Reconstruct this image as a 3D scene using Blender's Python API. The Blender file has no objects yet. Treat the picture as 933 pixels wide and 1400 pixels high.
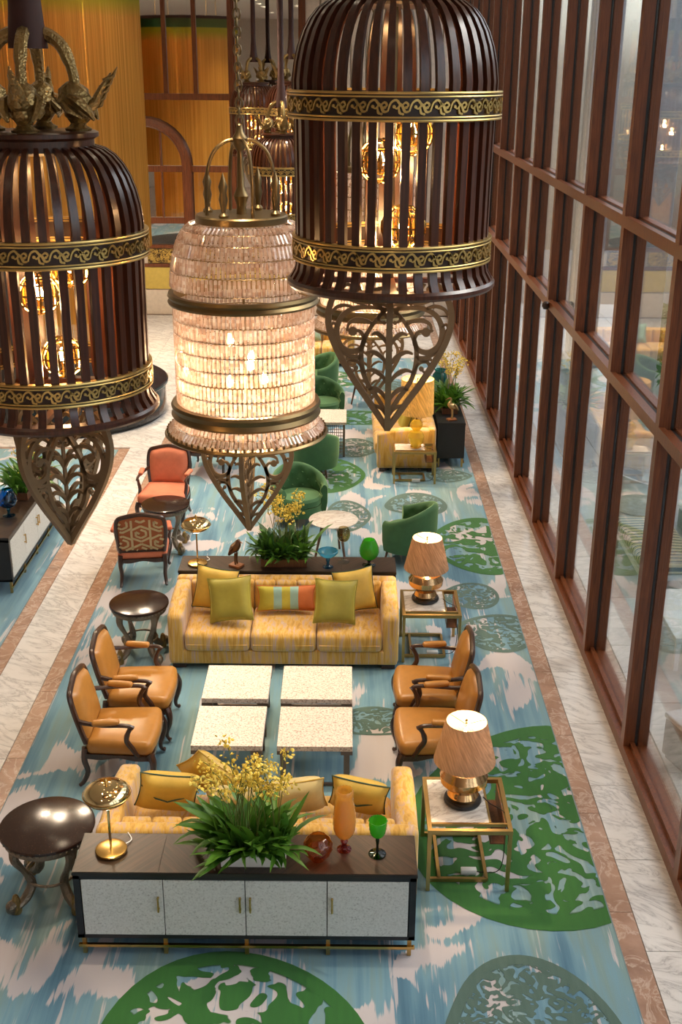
import bpy, bmesh, math, random
from mathutils import Vector, Matrix
R = math.radians
PI = math.pi
rnd = random.Random(7)
sc = bpy.context.scene
COL = sc.collection

# ------------------------------------------------------------------ camera
EYE = 5.8
cd = bpy.data.cameras.new('camera')
cam = bpy.data.objects.new('camera', cd)
COL.objects.link(cam)
cd.sensor_fit = 'VERTICAL'
cd.sensor_height = 36.0
cd.lens = 36.0 * 1560.0 / 1400.0
cd.clip_start = 0.05
cd.clip_end = 300
def _ray(px, py):
    return Vector(((px - 466.5) / 1560, -(py - 700) / 1560, -1)).normalized()
_y = _ray(475, 92)
_z = -_ray(440, 4700)
_z = (_z - _y * _z.dot(_y)).normalized()
_x = _y.cross(_z)
cam.matrix_world = Matrix.Translation((0, 0, EYE)) @ Matrix((_x, _y, _z)).to_4x4()
sc.camera = cam

# ------------------------------------------------------------------ world, exposure
w = bpy.data.worlds.new('world')
sc.world = w
w.use_nodes = True
_bg = w.node_tree.nodes['Background']
_sky = w.node_tree.nodes.new('ShaderNodeTexSky')
_sky.sky_type = 'NISHITA'
_sky.sun_disc = False
_sky.sun_elevation = R(42)
_sky.sun_rotation = R(75)
_sky.air_density = 1.0
_sky.dust_density = 3.0
_sky.ozone_density = 1.0
_hs = w.node_tree.nodes.new('ShaderNodeHueSaturation')
_hs.inputs['Saturation'].default_value = .45
w.node_tree.links.new(_sky.outputs[0], _hs.inputs['Color'])
w.node_tree.links.new(_hs.outputs[0], _bg.inputs[0])
_bg.inputs[1].default_value = 0.46

sc.view_settings.view_transform = 'Standard'
sc.view_settings.look = 'None'
sc.view_settings.gamma = 1.0
sc.view_settings.use_curve_mapping = False
sc.view_settings.exposure = 0.12
sc.cycles.max_bounces = 8
sc.cycles.diffuse_bounces = 4
sc.cycles.glossy_bounces = 4
sc.cycles.transparent_max_bounces = 24
sc.cycles.sample_clamp_indirect = 4.0
sc.cycles.caustics_reflective = False
sc.cycles.caustics_refractive = False

DOWN_W = 100.0        # general ceiling downlights, watts each
FEAT_W = 450.0        # narrow feature downlights
WARM = (1.0, 0.79, 0.55)
LAMPC = (1.0, 0.58, 0.25)

# ------------------------------------------------------------------ materials
class NT:
    def __init__(s, name):
        s.m = bpy.data.materials.new(name)
        s.m.use_nodes = True
        s.t = s.m.node_tree
        s.t.nodes.clear()
        s.out = s.t.nodes.new('ShaderNodeOutputMaterial')
    def n(s, typ, props=None, **ins):
        nd = s.t.nodes.new('ShaderNode' + typ)
        for k, v in (props or {}).items():
            setattr(nd, k, v)
        for k, v in ins.items():
            s.put(nd.inputs[k.replace('_', ' ')] if k.replace('_', ' ') in nd.inputs else nd.inputs[int(k[1:])], v)
        return nd
    def put(s, sock, v):
        if isinstance(v, bpy.types.NodeSocket):
            s.t.links.new(v, sock)
        elif isinstance(v, bpy.types.Node):
            s.t.links.new(v.outputs[0], sock)
        else:
            if sock.type == 'RGBA' and len(v) == 3:
                v = (*v, 1)
            sock.default_value = v
    def coord(s, which='Object', scale=(1, 1, 1), rot=(0, 0, 0), loc=(0, 0, 0)):
        if which == 'World':
            src = s.n('NewGeometry').outputs['Position']
        else:
            src = s.n('TexCoord').outputs[which]
        if any(rot):
            src = s.n('Mapping', Vector=src, Rotation=rot).outputs[0]
        return s.n('Mapping', Vector=src, Scale=scale, Location=loc).outputs[0]
    def noise(s, vec, scale=5, detail=3, rough=.5, dist=0):
        return s.n('TexNoise', Vector=vec, Scale=scale, Detail=detail, Roughness=rough, Distortion=dist).outputs[0]
    def ramp(s, fac, stops, interp='LINEAR'):
        r = s.n('ValToRGB', Fac=fac)
        cr = r.color_ramp
        cr.interpolation = interp
        while len(cr.elements) < len(stops):
            cr.elements.new(0.5)
        for e, (p, c) in zip(cr.elements, stops):
            e.position = p
            e.color = (*c, 1) if not isinstance(c, (int, float)) else (c, c, c, 1)
        return r.outputs[0]
    def mix(s, fac, a, b):
        nd = s.n('Mix', {'data_type': 'RGBA'})
        s.put(nd.inputs[0], fac); s.put(nd.inputs[6], a); s.put(nd.inputs[7], b)
        return nd.outputs[2]
    def math(s, op, a, b=0.0, clamp=False):
        nd = s.n('Math', {'operation': op, 'use_clamp': clamp})
        s.put(nd.inputs[0], a); s.put(nd.inputs[1], b)
        return nd.outputs[0]
    def bump(s, h, strength=.3, dist=.01):
        return s.n('Bump', Height=h, Strength=strength, Distance=dist).outputs[0]
    def principled(s, **k):
        p = s.n('BsdfPrincipled', **k)
        s.t.links.new(p.outputs[0], s.out.inputs[0])
        return s.m
    def surf(s, sh):
        s.put(s.out.inputs[0], sh)
        return s.m

M = {}
def plain(name, c, rough=.5, metal=0., **k):
    t = NT(name)
    n = t.noise(t.coord(), 14, 3)
    col = t.mix(n, tuple(x * .82 for x in c), tuple(min(1, x * 1.15) for x in c))
    M[name] = t.principled(Base_Color=col, Roughness=rough, Metallic=metal, **k)
    return M[name]

def woodmat(name, dark, light, rough=.35, scale=(26, 26, 1.6), coat=0.):
    t = NT(name)
    v = t.coord('Object', scale)
    n = t.noise(v, 2.2, 5, .6, .4)
    col = t.ramp(n, [(.3, dark), (.7, light)])
    M[name] = t.principled(Base_Color=col, Roughness=rough, Normal=t.bump(n, .12, .004), Coat_Weight=coat, Coat_Roughness=.2)
    return M[name]

woodmat('mahogany', (.030, .0085, .004), (.085, .023, .009), .28, coat=.3)
woodmat('window_wood', (.085, .022, .007), (.215, .062, .017), .36)
woodmat('chair_wood', (.022, .009, .006), (.060, .023, .013), .3, coat=.3)
woodmat('black_oak', (.010, .007, .006), (.024, .017, .013), .4, (3, 40, 40))
woodmat('walnut', (.08, .03, .014), (.17, .07, .03), .4)
plain('black_gasket', (.012, .010, .010), .6)
plain('black_paint', (.012, .012, .014), .4)
plain('brass', (.62, .40, .13), .26, 1.0)
plain('soft_brass', (.50, .34, .13), .36, 1.0)
plain('old_brass', (.22, .155, .075), .36, 1.0)
plain('bronze_fret', (.24, .165, .09), .45, .5)
plain('rod_red', (.045, .011, .008), .6)
plain('skirting', (.72, .62, .50), .6)
plain('yellow_panel', (.62, .46, .10), .6)
plain('beige_panel', (.66, .58, .50), .7)
plain('ceiling_paint', (.72, .70, .67), .9)
plain('cream_wall', (.60, .55, .48), .9)
plain('leather', (.40, .175, .034), .32)
plain('outdoor_white', (.74, .75, .74), .5)
plain('outdoor_grey', (.52, .55, .57), .7)
plain('charcoal', (.06, .065, .07), .6)
plain('bark', (.09, .06, .04), .9)
plain('soil', (.05, .032, .02), 1.)
plain('trough', (.62, .60, .55), .6)
plain('coffee_bronze', (.20, .145, .115), .4, .6)
plain('outlet_white', (.7, .7, .68), .5)
plain('cord_black', (.01, .01, .01), .5)
plain('piping_green', (.035, .08, .05), .7)
plain('figurine', (.10, .045, .02), .4, .3)
plain('figurine_plinth', (.30, .11, .04), .5)
plain('crane_gold', (.55, .36, .16), .35, .8)

def fabric(name, c, rough=.85, sheen=.5, tint=None):
    t = NT(name)
    n = t.noise(t.coord(), 7, 4, .6)
    f = t.noise(t.coord(), 160, 2)
    col = t.mix(n, tuple(x * .70 for x in c), tuple(min(1, x * 1.22) for x in c))
    M[name] = t.principled(Base_Color=col, Roughness=rough, Sheen_Weight=sheen, Sheen_Roughness=.4,
                           Sheen_Tint=(*(tint or c), 1), Normal=t.bump(f, .15, .003))
fabric('coral', (.66, .20, .105))
fabric('green_velvet', (.045, .135, .050), .75, 1.0, (.45, .65, .3))
fabric('olive_velvet', (.34, .28, .035), .6, .8, (.8, .75, .2))
fabric('gold_satin', (.72, .46, .075), .42, .3)
fabric('pale_satin', (.76, .60, .26), .5, .3)
fabric('ikat_cream', (.58, .44, .24))
fabric('ikat_rust', (.36, .105, .035))
fabric('aqua_cloth', (.30, .46, .38)); fabric('rust_cloth', (.58, .16, .045)); fabric('lime_cloth', (.50, .42, .05))

# sofa fabric: gold with lilac brushed streaks
t = NT('sofa_fabric')
n1 = t.noise(t.coord('Object', (30, 9, 2.0)), 1.0, 4, .6, .6)
n2 = t.noise(t.coord('Object', (7, 5, 3)), 1.0, 3)
col = t.ramp(n1, [(.30, (.40, .19, .03)), (.42, (.58, .31, .05)), (.52, (.68, .42, .11)), (.60, (.50, .33, .28)), (.74, (.66, .50, .43))])
col = t.mix(t.math('MULTIPLY', n2, .35), col, (.60, .36, .04))
M['sofa_fabric'] = t.principled(Base_Color=col, Roughness=.75, Sheen_Weight=.3, Normal=t.bump(n1, .1, .004))

def marble(name, base, vein, brown=None, rot=R(38), scale=1.0, rough=.16):
    t = NT(name)
    rv = t.n('ObjectInfo').outputs['Random']
    off = t.n('CombineXYZ', X=t.math('MULTIPLY', rv, 37.), Y=t.math('MULTIPLY', rv, 11.))
    v0 = t.n('VectorMath', {'operation': 'ADD'}, _0=t.n('NewGeometry').outputs['Position'], _1=off.outputs[0]).outputs[0]
    vr = t.n('Mapping', Vector=v0, Rotation=(0, 0, rot)).outputs[0]
    v = t.n('Mapping', Vector=vr, Scale=(scale * 1.3, scale * 3.6, scale * 3)).outputs[0]
    n1 = t.noise(v, 1.3, 7, .65, 1.2)
    v2 = t.n('Mapping', Vector=vr, Scale=(scale * 2.6, scale * 12, scale * 3)).outputs[0]
    n2 = t.noise(v2, 1.6, 5, .7, .5)
    cl = t.noise(v0, 1.4, 3)
    f = t.math('ABSOLUTE', t.math('SUBTRACT', n1, .5))
    f = t.ramp(f, [(0.0, 1.0), (.022, .35), (.09, 0.0)])
    f2 = t.ramp(n2, [(.54, 0.), (.70, .32), (.85, .5)])
    c = t.mix(t.math('MULTIPLY', f, .75), base, vein)
    c = t.mix(f2, c, tuple(b * .55 + v_ * .45 for b, v_ in zip(base, vein)))
    c = t.mix(t.math('MULTIPLY', cl, .5), c, brown or tuple(x * .9 for x in base))
    M[name] = t.principled(Base_Color=c, Roughness=rough)
marble('marble_white', (.72, .70, .685), (.25, .24, .25), (.60, .555, .52), R(32))
t = NT('marble_brown')
rv = t.n('ObjectInfo').outputs['Random']
v0 = t.n('VectorMath', {'operation': 'ADD'}, _0=t.n('NewGeometry').outputs['Position'], _1=t.n('CombineXYZ', X=t.math('MULTIPLY', rv, 23.), Y=t.math('MULTIPLY', rv, 7.)).outputs[0]).outputs[0]
cl = t.noise(v0, 3.0, 5, .6)
ve = t.ramp(t.math('ABSOLUTE', t.math('SUBTRACT', t.noise(v0, 4.5, 4, .6, 1.0), .5)), [(0., 1.), (.02, .4), (.05, 0.)])
c = t.ramp(cl, [(.3, (.24, .135, .09)), (.55, (.36, .215, .15)), (.75, (.44, .28, .20))])
c = t.mix(t.math('MULTIPLY', rv, .35), c, (.46, .32, .24))
M['marble_brown'] = t.principled(Base_Color=t.mix(t.math('MULTIPLY', ve, .6), c, (.60, .47, .38)), Roughness=.2)
marble('marble_top', (.74, .69, .63), (.24, .17, .13), (.68, .58, .50), R(-25), 2.2, .15)
marble('terrace_stone', (.50, .50, .49), (.36, .37, .38), None, R(10), .7, .35)

# terrazzo / granite coffee table top
t = NT('terrazzo')
v = t.coord('World')
n1 = t.noise(v, 60, 3, .7); n2 = t.noise(v, 25, 3, .6)
c = t.ramp(n1, [(.36, (.34, .24, .19)), (.45, (.62, .50, .42)), (.55, (.76, .65, .56))])
c = t.mix(t.ramp(n2, [(.58, 0.), (.7, .5)]), c, (.50, .37, .30))
M['terrazzo'] = t.principled(Base_Color=c, Roughness=.35)
# black granite
t = NT('black_granite')
v = t.coord('World')
s1 = t.ramp(t.noise(v, 150, 1, .5), [(.71, 0.), (.76, 1.)])
M['black_granite'] = t.principled(Base_Color=t.mix(s1, (.020, .009, .007), (.42, .30, .20)), Roughness=.14)
t = NT('black_stone')
v = t.coord('World', (1, 1, 5))
M['black_stone'] = t.principled(Base_Color=t.ramp(t.noise(v, 2.5, 5, .7, .6), [(.4, (.007, .008, .011)), (.62, (.018, .022, .030)), (.8, (.06, .065, .075))]), Roughness=.12)
# carved pewter / bronze table legs
t = NT('carved_pewter')
n1 = t.n('TexVoronoi', Vector=t.coord('Object'), Scale=70).outputs[0]
M['carved_pewter'] = t.principled(Base_Color=t.ramp(t.noise(t.coord(), 9, 3), [(.35, (.19, .15, .11)), (.65, (.27, .22, .165))]), Roughness=.4, Metallic=.75, Normal=t.bump(n1, .6, .008))
t = NT('carved_gilt')
n1 = t.n('TexVoronoi', Vector=t.coord('Object'), Scale=75).outputs[0]
M['carved_gilt'] = t.principled(Base_Color=t.ramp(t.noise(t.coord(), 9, 3), [(.35, (.27, .18, .07)), (.65, (.38, .26, .10))]), Roughness=.33, Metallic=.85, Normal=t.bump(n1, .5, .008))
plain('gilt', (.68, .47, .16), .32, .9)
plain('band_brown', (.030, .012, .007), .35)
# dark sideboard top with chevron grain
for nm, rot in (('chevron_a', .7), ('chevron_b', -.7)):
    t = NT(nm)
    v = t.coord('World', (50, 2.2, 2), (0, 0, rot))
    n = t.noise(v, 1.2, 4, .6)
    M[nm] = t.principled(Base_Color=t.ramp(n, [(.35, (.022, .012, .008)), (.7, (.062, .033, .02))]), Roughness=.30)
# white mottled door panels
t = NT('shagreen')
v = t.coord('World')
n = t.noise(v, 70, 3, .7); n2 = t.noise(v, 18, 4, .7)
c = t.ramp(n, [(.30, (.30, .31, .29)), (.42, (.54, .55, .52)), (.6, (.62, .63, .60))])
c = t.mix(t.ramp(n2, [(.55, 0.), (.72, .35)]), c, (.50, .50, .48))
M['shagreen'] = t.principled(Base_Color=c, Roughness=.45)

def schlick(t, f0):      # facing-based reflectance, the same from both sides of a thin sheet
    fc = t.n('LayerWeight', Blend=.5).outputs['Facing']
    return t.math('ADD', t.math('MULTIPLY', t.math('POWER', fc, 5.), 1 - f0), f0, True)
def glassmat(name, tint, ior=1.45, rough=.02, strength=1.0):
    t = NT(name)
    fr = schlick(t, .045 * (ior - 1) / .5)
    a = t.n('BsdfTransparent', Color=tint)
    b = t.n('BsdfGlossy', Color=(1, 1, 1), Roughness=rough)
    M[name] = t.surf(t.n('MixShader', Fac=t.math('MULTIPLY', fr, strength, True), _1=a, _2=b))
glassmat('window_glass', (.93, .95, .94), 1.5)
glassmat('amber_glass', (.85, .42, .08), 1.5)
glassmat('brown_glass', (.88, .58, .30), 1.6)
glassmat('pink_glass', (.72, .22, .20), 1.6)
glassmat('green_glass', (.12, .62, .10), 1.6)
glassmat('deep_green_glass', (.05, .20, .08), 1.6)
glassmat('blue_glass', (.16, .55, .80), 1.6)
glassmat('clear_glass', (.86, .90, .90), 1.5)
glassmat('smoke_glass', (.78, .70, .52), 1.6)
def bodyglass(name, c, e=0):      # thick cut glass: partly diffusing
    t = NT(name)
    fr = schlick(t, .05)
    a = t.n('MixShader', Fac=.35, _1=t.n('BsdfTransparent', Color=c), _2=t.n('BsdfTranslucent', Color=c))
    a = t.n('MixShader', Fac=.15, _1=a, _2=t.n('BsdfDiffuse', Color=c))
    M[name] = t.surf(t.n('MixShader', Fac=fr, _1=a, _2=t.n('BsdfGlossy', Roughness=.05)))
bodyglass('cut_amber', (.97, .71, .27)); bodyglass('cut_green', (.22, .72, .12)); bodyglass('cut_blue', (.25, .65, .82))
bodyglass('cut_teal', (.05, .42, .42)); bodyglass('cut_yellow', (.96, .80, .20))
# crystal prisms
t = NT('crystal')
fr = schlick(t, .06)
rv = t.n('ObjectInfo').outputs['Random']
cc = t.ramp(t.n('TexWhiteNoise', {'noise_dimensions': '3D'}, Vector=t.n('VectorMath', {'operation': 'SNAP'}, _0=t.n('NewGeometry').outputs['Position'], _1=(.022, .022, .022)).outputs[0]).outputs[0], [(.0, (.66, .50, .42)), (.35, (.80, .66, .58)), (.7, (.90, .80, .75)), (1., (.98, .95, .95))])
a = t.n('MixShader', Fac=.62, _1=t.n('BsdfTransparent', Color=cc), _2=t.n('BsdfTranslucent', Color=cc))
M['crystal'] = t.surf(t.n('MixShader', Fac=t.math('ADD', t.math('MULTIPLY', fr, .9), .10, True), _1=a, _2=t.n('BsdfGlossy', Roughness=.08)))
# mirror
t = NT('mirror')
M['mirror'] = t.surf(t.n('BsdfGlossy', Color=(.74, .70, .64), Roughness=.02))
# mercury / gold glass lamp bodies
t = NT('mercury_gold')
n = t.noise(t.coord('Object', (1, 1, 1)), 60, 3)
M['mercury_gold'] = t.principled(Base_Color=(.72, .43, .20, 1), Metallic=1., Roughness=.14, Normal=t.bump(n, .25, .004))
t = NT('gold_chrome')
M['gold_chrome'] = t.principled(Base_Color=(.80, .62, .32, 1), Metallic=1., Roughness=.07)
# lamp shades
def shade(name, c, grain):
    t = NT(name)
    n = t.noise(t.coord('Object', grain, (0, .5, .4)), 1.5, 4, .6)
    col = t.ramp(n, [(.36, tuple(x * .58 for x in c)), (.66, c)])
    a = t.n('MixShader', Fac=.42, _1=t.n('BsdfDiffuse', Color=col), _2=t.n('BsdfTranslucent', Color=col))
    M[name] = t.surf(a)
shade('grain_shade', (.60, .43, .29), (70, 5, 5))
shade('yellow_shade', (.85, .66, .30), (30, 30, 1))
def emit(name, c, s):
    t = NT(name)
    M[name] = t.surf(t.n('Emission', Color=c, Strength=s))
emit('bulb', (1.0, .62, .26), 60)
emit('downlight', (1.0, .85, .62), 14)
# gold thread curtain
t = NT('gold_thread')
n = t.noise(t.coord('World', (22, 22, .12)), 1.5, 4, .7)
z = t.n('SeparateXYZ', Vector=t.n('NewGeometry').outputs['Position']).outputs[2]
c = t.ramp(n, [(.3, (.42, .18, .03)), (.55, (.76, .40, .075)), (.75, (.92, .58, .16))])
c = t.mix(t.ramp(t.math('MULTIPLY', t.math('SUBTRACT', z, 6.5), 2.0, True), [(0., 0.), (.5, 1.)]), c, (.40, .38, .02))
c = t.mix(t.ramp(t.math('SUBTRACT', z, 6.75), [(.1, 0.), (.12, 1.)]), c, (.008, .10, .05))
sh = t.n('MixShader', Fac=.4, _1=t.n('BsdfDiffuse', Color=c), _2=t.n('BsdfTranslucent', Color=c))
M['gold_thread'] = t.surf(t.n('MixShader', Fac=.12, _1=sh, _2=t.n('BsdfGlossy', Color=(.9, .6, .2), Roughness=.3)))
# frieze
t = NT('frieze_gold')
n = t.noise(t.coord('World'), 14, 3, .6, 1.5)
M['frieze_gold'] = t.principled(Base_Color=t.ramp(n, [(.42, (.05, .025, .01)), (.55, (.60, .40, .10))]), Roughness=.4, Metallic=.5)
# foliage
def leafmat(name, a, b, rough=.38):
    t = NT(name)
    rv = t.n('ObjectInfo').outputs['Random']
    n = t.noise(t.coord('World'), 9, 2)
    c = t.mix(t.math('MULTIPLY', t.math('ADD', rv, n), .5), a, b)
    p = t.n('BsdfPrincipled', Base_Color=c, Roughness=rough)
    M[name] = t.surf(t.n('MixShader', Fac=.25, _1=p, _2=t.n('BsdfTranslucent', Color=c)))
leafmat('leaf', (.022, .095, .012), (.13, .30, .030))
leafmat('leaf_dark', (.012, .05, .012), (.05, .13, .02))
leafmat('leaf_out', (.02, .08, .015), (.10, .22, .03), .6)
leafmat('blossom', (.82, .58, .02), (.92, .80, .22), .6)
leafmat('stem', (.12, .16, .03), (.20, .22, .05), .6)

# rug
t = NT('rug')
P0 = t.coord('World')
big = t.noise(t.coord('World', (1.9, .30, 1)), 1.0, 3, .55, .3)
streak = t.noise(t.coord('World', (34, 1.1, 1)), 1.0, 4, .6)
med = t.noise(t.coord('World', (6, .5, 1)), 1.0, 3, .5)
f = t.math('ADD', t.math('MULTIPLY', big, .55), t.math('MULTIPLY', med, .45))
f = t.math('ADD', f, t.math('MULTIPLY', t.math('SUBTRACT', streak, .5), .16))
c = t.ramp(f, [(.33, (.045, .125, .20)), (.42, (.085, .20, .285)), (.50, (.15, .29, .365)), (.57, (.165, .27, .27)), (.68, (.32, .43, .47))])
bl = t.noise(t.coord('World', (1.5, .95, 1), (0, 0, .12)), 1.15, 2, .45, .9)
bl = t.math('ADD', bl, t.math('MULTIPLY', t.math('SUBTRACT', streak, .5), .22))
bl = t.ramp(bl, [(.565, 0.), (.585, 1.)])
th = t.noise(t.coord('World', (15, .85, 1)), 1.0, 2, .5)
th = t.math('ADD', th, t.math('MULTIPLY', t.math('SUBTRACT', streak, .5), .25))
bl = t.math('MAXIMUM', bl, t.math('MULTIPLY', t.ramp(th, [(.63, 0.), (.66, 1.)]), .8))
c = t.mix(t.math('MULTIPLY', bl, .9), c, (.52, .465, .475))
fz = t.noise(P0, 300, 2)
M['rug'] = t.principled(Base_Color=c, Roughness=.85, Sheen_Weight=.2, Normal=t.bump(fz, .3, .004))
def motif(name, col, col2, scale, thr):
    t = NT(name)
    uv = t.n('TexCoord').outputs['UV']
    r = t.n('SeparateXYZ', Vector=uv).outputs[0]
    n = t.noise(t.coord('World'), scale, .8, .4, 2.1)
    ring = t.ramp(r, [(.86, 0.), (.88, 1.)])
    mask = t.math('MAXIMUM', ring, t.ramp(n, [(thr, 1.), (thr + .02, 0.)]))
    fz = t.noise(t.coord('World'), 300, 2)
    c = t.mix(t.noise(t.coord('World', (20, 2, 1)), 1.5), col, col2)
    p = t.n('BsdfPrincipled', Base_Color=c, Roughness=.9, Sheen_Weight=.2, Normal=t.bump(fz, .3, .004))
    M[name] = t.surf(t.n('MixShader', Fac=mask, _1=t.n('BsdfTransparent'), _2=p))
motif('motif_green', (.012, .095, .010), (.020, .135, .014), 4.0, .525)
motif('motif_grey', (.050, .105, .085), (.085, .145, .125), 9.0, .53)
plain('rug_edge', (.16, .22, .24), .9)

# ------------------------------------------------------------------ mesh tools
class MB:
    def __init__(s):
        s.v = []; s.f = []
    def add(s, v, f):
        o = len(s.v)
        s.v += [tuple(p) for p in v]
        s.f += [tuple(i + o for i in q) for q in f]
        return s
    def box(s, x0, x1, y0, y1, z0, z1):
        return s.add([(x0, y0, z0), (x1, y0, z0), (x1, y1, z0), (x0, y1, z0), (x0, y0, z1), (x1, y0, z1), (x1, y1, z1), (x0, y1, z1)],
                     [(0, 3, 2, 1), (4, 5, 6, 7), (0, 1, 5, 4), (1, 2, 6, 5), (2, 3, 7, 6), (3, 0, 4, 7)])
    def rbox(s, x0, x1, y0, y1, z0, z1, r=.02, seg=3, puff=(0, 0, 0), fill=4):
        c = ((x0 + x1) / 2, (y0 + y1) / 2, (z0 + z1) / 2)
        h = ((x1 - x0) / 2, (y1 - y0) / 2, (z1 - z0) / 2)
        r = min(r, min(h) * .999)
        ax = []
        for k in range(3):
            a = [-h[k] + r * (1 - math.cos(i / seg * PI / 2)) * 0 + r * (i / seg) for i in range(seg)]
            m = [-(h[k] - r) + 2 * (h[k] - r) * i / fill for i in range(fill + 1)]
            ax.append(a + m + [-q for q in reversed(a)])
        n = len(ax[0])
        idx = {}
        vs = []
        def vid(i, j, k):
            key = (i, j, k)
            if key not in idx:
                p = [ax[0][i], ax[1][j], ax[2][k]]
                q = [max(-(h[d] - r), min(h[d] - r, p[d])) for d in range(3)]
                dv = Vector([p[d] - q[d] for d in range(3)])
                if dv.length > 1e-9:
                    # cube-to-sphere for even corners
                    dv = dv.normalized() * r
                o = [q[d] + dv[d] for d in range(3)]
                u = [max(0, 1 - (o[d] / h[d]) ** 2) for d in range(3)]
                o[0] += puff[0] * math.copysign(1, o[0]) * u[1] * u[2] * (abs(o[0]) / h[0]) ** 2
                o[1] += puff[1] * math.copysign(1, o[1]) * u[0] * u[2] * (abs(o[1]) / h[1]) ** 2
                o[2] += puff[2] * math.copysign(1, o[2]) * u[0] * u[1] * (abs(o[2]) / h[2]) ** 2
                idx[key] = len(vs)
                vs.append((o[0] + c[0], o[1] + c[1], o[2] + c[2]))
            return idx[key]
        fs = []
        e = n - 1
        for a in range(e):
            for b in range(e):
                fs.append((vid(a, b, 0), vid(a, b + 1, 0), vid(a + 1, b + 1, 0), vid(a + 1, b, 0)))
                fs.append((vid(a, b, e), vid(a + 1, b, e), vid(a + 1, b + 1, e), vid(a, b + 1, e)))
                fs.append((vid(a, 0, b), vid(a + 1, 0, b), vid(a + 1, 0, b + 1), vid(a, 0, b + 1)))
                fs.append((vid(a, e, b), vid(a, e, b + 1), vid(a + 1, e, b + 1), vid(a + 1, e, b)))
                fs.append((vid(0, a, b), vid(0, a, b + 1), vid(0, a + 1, b + 1), vid(0, a + 1, b)))
                fs.append((vid(e, a, b), vid(e, a + 1, b), vid(e, a + 1, b + 1), vid(e, a, b + 1)))
        return s.add(vs, fs)
    def tube(s, pts, rad, n=8, caps=True, flat=1.0):
        pts = [Vector(p) for p in pts]
        if isinstance(rad, (int, float)):
            rad = [rad] * len(pts)
        vs, fs = [], []
        up = None
        for i, p in enumerate(pts):
            a = pts[max(0, i - 1)]; b = pts[min(len(pts) - 1, i + 1)]
            d = (b - a).normalized()
            if up is None:
                up = Vector((0, 0, 1)) if abs(d.z) < .9 else Vector((1, 0, 0))
            sd = d.cross(up)
            if sd.length < 1e-6:
                sd = d.cross(Vector((0, 1, 0)))
            sd.normalize()
            up = sd.cross(d).normalized()
            for k in range(n):
                t_ = 2 * PI * k / n
                vs.append(p + sd * math.cos(t_) * rad[i] + up * math.sin(t_) * rad[i] * flat)
        for i in range(len(pts) - 1):
            for k in range(n):
                a = i * n + k; b = i * n + (k + 1) % n
                fs.append((a, b, b + n, a + n))
        if caps:
            fs.append(tuple(range(n - 1, -1, -1)))
            fs.append(tuple(range((len(pts) - 1) * n, len(pts) * n)))
        return s.add(vs, fs)
    def lathe(s, prof, n=32, c=(0, 0, 0), a0=0., a1=2 * PI, close=False):
        full = abs(a1 - a0 - 2 * PI) < 1e-6
        cols = n if full else n + 1
        vs, fs = [], []
        for k in range(cols):
            t_ = a0 + (a1 - a0) * k / n
            for r, z in prof:
                vs.append((c[0] + r * math.cos(t_), c[1] + r * math.sin(t_), c[2] + z))
        m = len(prof)
        for k in range(n):
            k2 = (k + 1) % cols
            for i in range(m - 1 if not close else m):
                j = (i + 1) % m
                a, b, c_, d = k * m + i, k2 * m + i, k2 * m + j, k * m + j
                r0, r1 = prof[i][0], prof[j][0]
                if r0 < 1e-6 and r1 < 1e-6:
                    continue
                if r0 < 1e-6:
                    fs.append((a, c_, d))
                elif r1 < 1e-6:
                    fs.append((a, b, c_))
                else:
                    fs.append((a, b, c_, d))
        return s.add(vs, fs)
    def xf(s, m):
        s.v = [tuple(m @ Vector(p)) for p in s.v]
        return s
    def mesh(s, name, mat, smooth=30, weld=False):
        me = bpy.data.meshes.new(name)
        me.from_pydata(s.v, [], s.f)
        if weld:
            bm = bmesh.new(); bm.from_mesh(me)
            bmesh.ops.remove_doubles(bm, verts=bm.verts, dist=1e-5)
            bm.to_mesh(me); bm.free()
        me.materials.append(M[mat] if isinstance(mat, str) else mat)
        if smooth:
            me.polygons.foreach_set('use_smooth', [True] * len(me.polygons))
            me.set_sharp_from_angle(angle=R(smooth))
        me.update()
        return me
    def build(s, name, mat, parent=None, loc=(0, 0, 0), rot=(0, 0, 0), smooth=30, **kw):
        return link(name, s.mesh(name, mat, smooth), parent, loc, rot, **kw)

def link(name, me, parent=None, loc=(0, 0, 0), rot=(0, 0, 0), scale=None, label=None, cat=None, group=None, kind=None):
    o = bpy.data.objects.new(name, me)
    COL.objects.link(o)
    o.parent = parent
    o.location = loc
    o.rotation_euler = rot
    if scale is not None:
        o.scale = scale
    if label: o['label'] = label
    if cat: o['category'] = cat
    if group: o['group'] = group
    if kind: o['kind'] = kind
    return o
def thing(name, label, cat, loc=(0, 0, 0), rz=0., group=None):
    return link(name, None, None, loc, (0, 0, rz), label=label, cat=cat, group=group)
def struct(name, me=None):
    return link(name, me, kind='structure')
def copy_tree(o, parent=None):
    c = o.copy(); COL.objects.link(c); c.parent = parent
    for ch in list(o.children):
        copy_tree(ch, c)
    return c
def dup(o, loc, rz, label=None, group=None):
    c = copy_tree(o)
    c.location = loc; c.rotation_euler = (0, 0, rz)
    if label: c['label'] = label
    if group: c['group'] = group
    return c
def lamp_light(parent, loc, watts, color=LAMPC, radius=.04):
    ld = bpy.data.lights.new('bulb_light', 'POINT')
    ld.energy = watts; ld.color = color; ld.shadow_soft_size = radius
    o = bpy.data.objects.new('bulb_light', ld); COL.objects.link(o)
    o.parent = parent; o.location = loc
    return o
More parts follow.
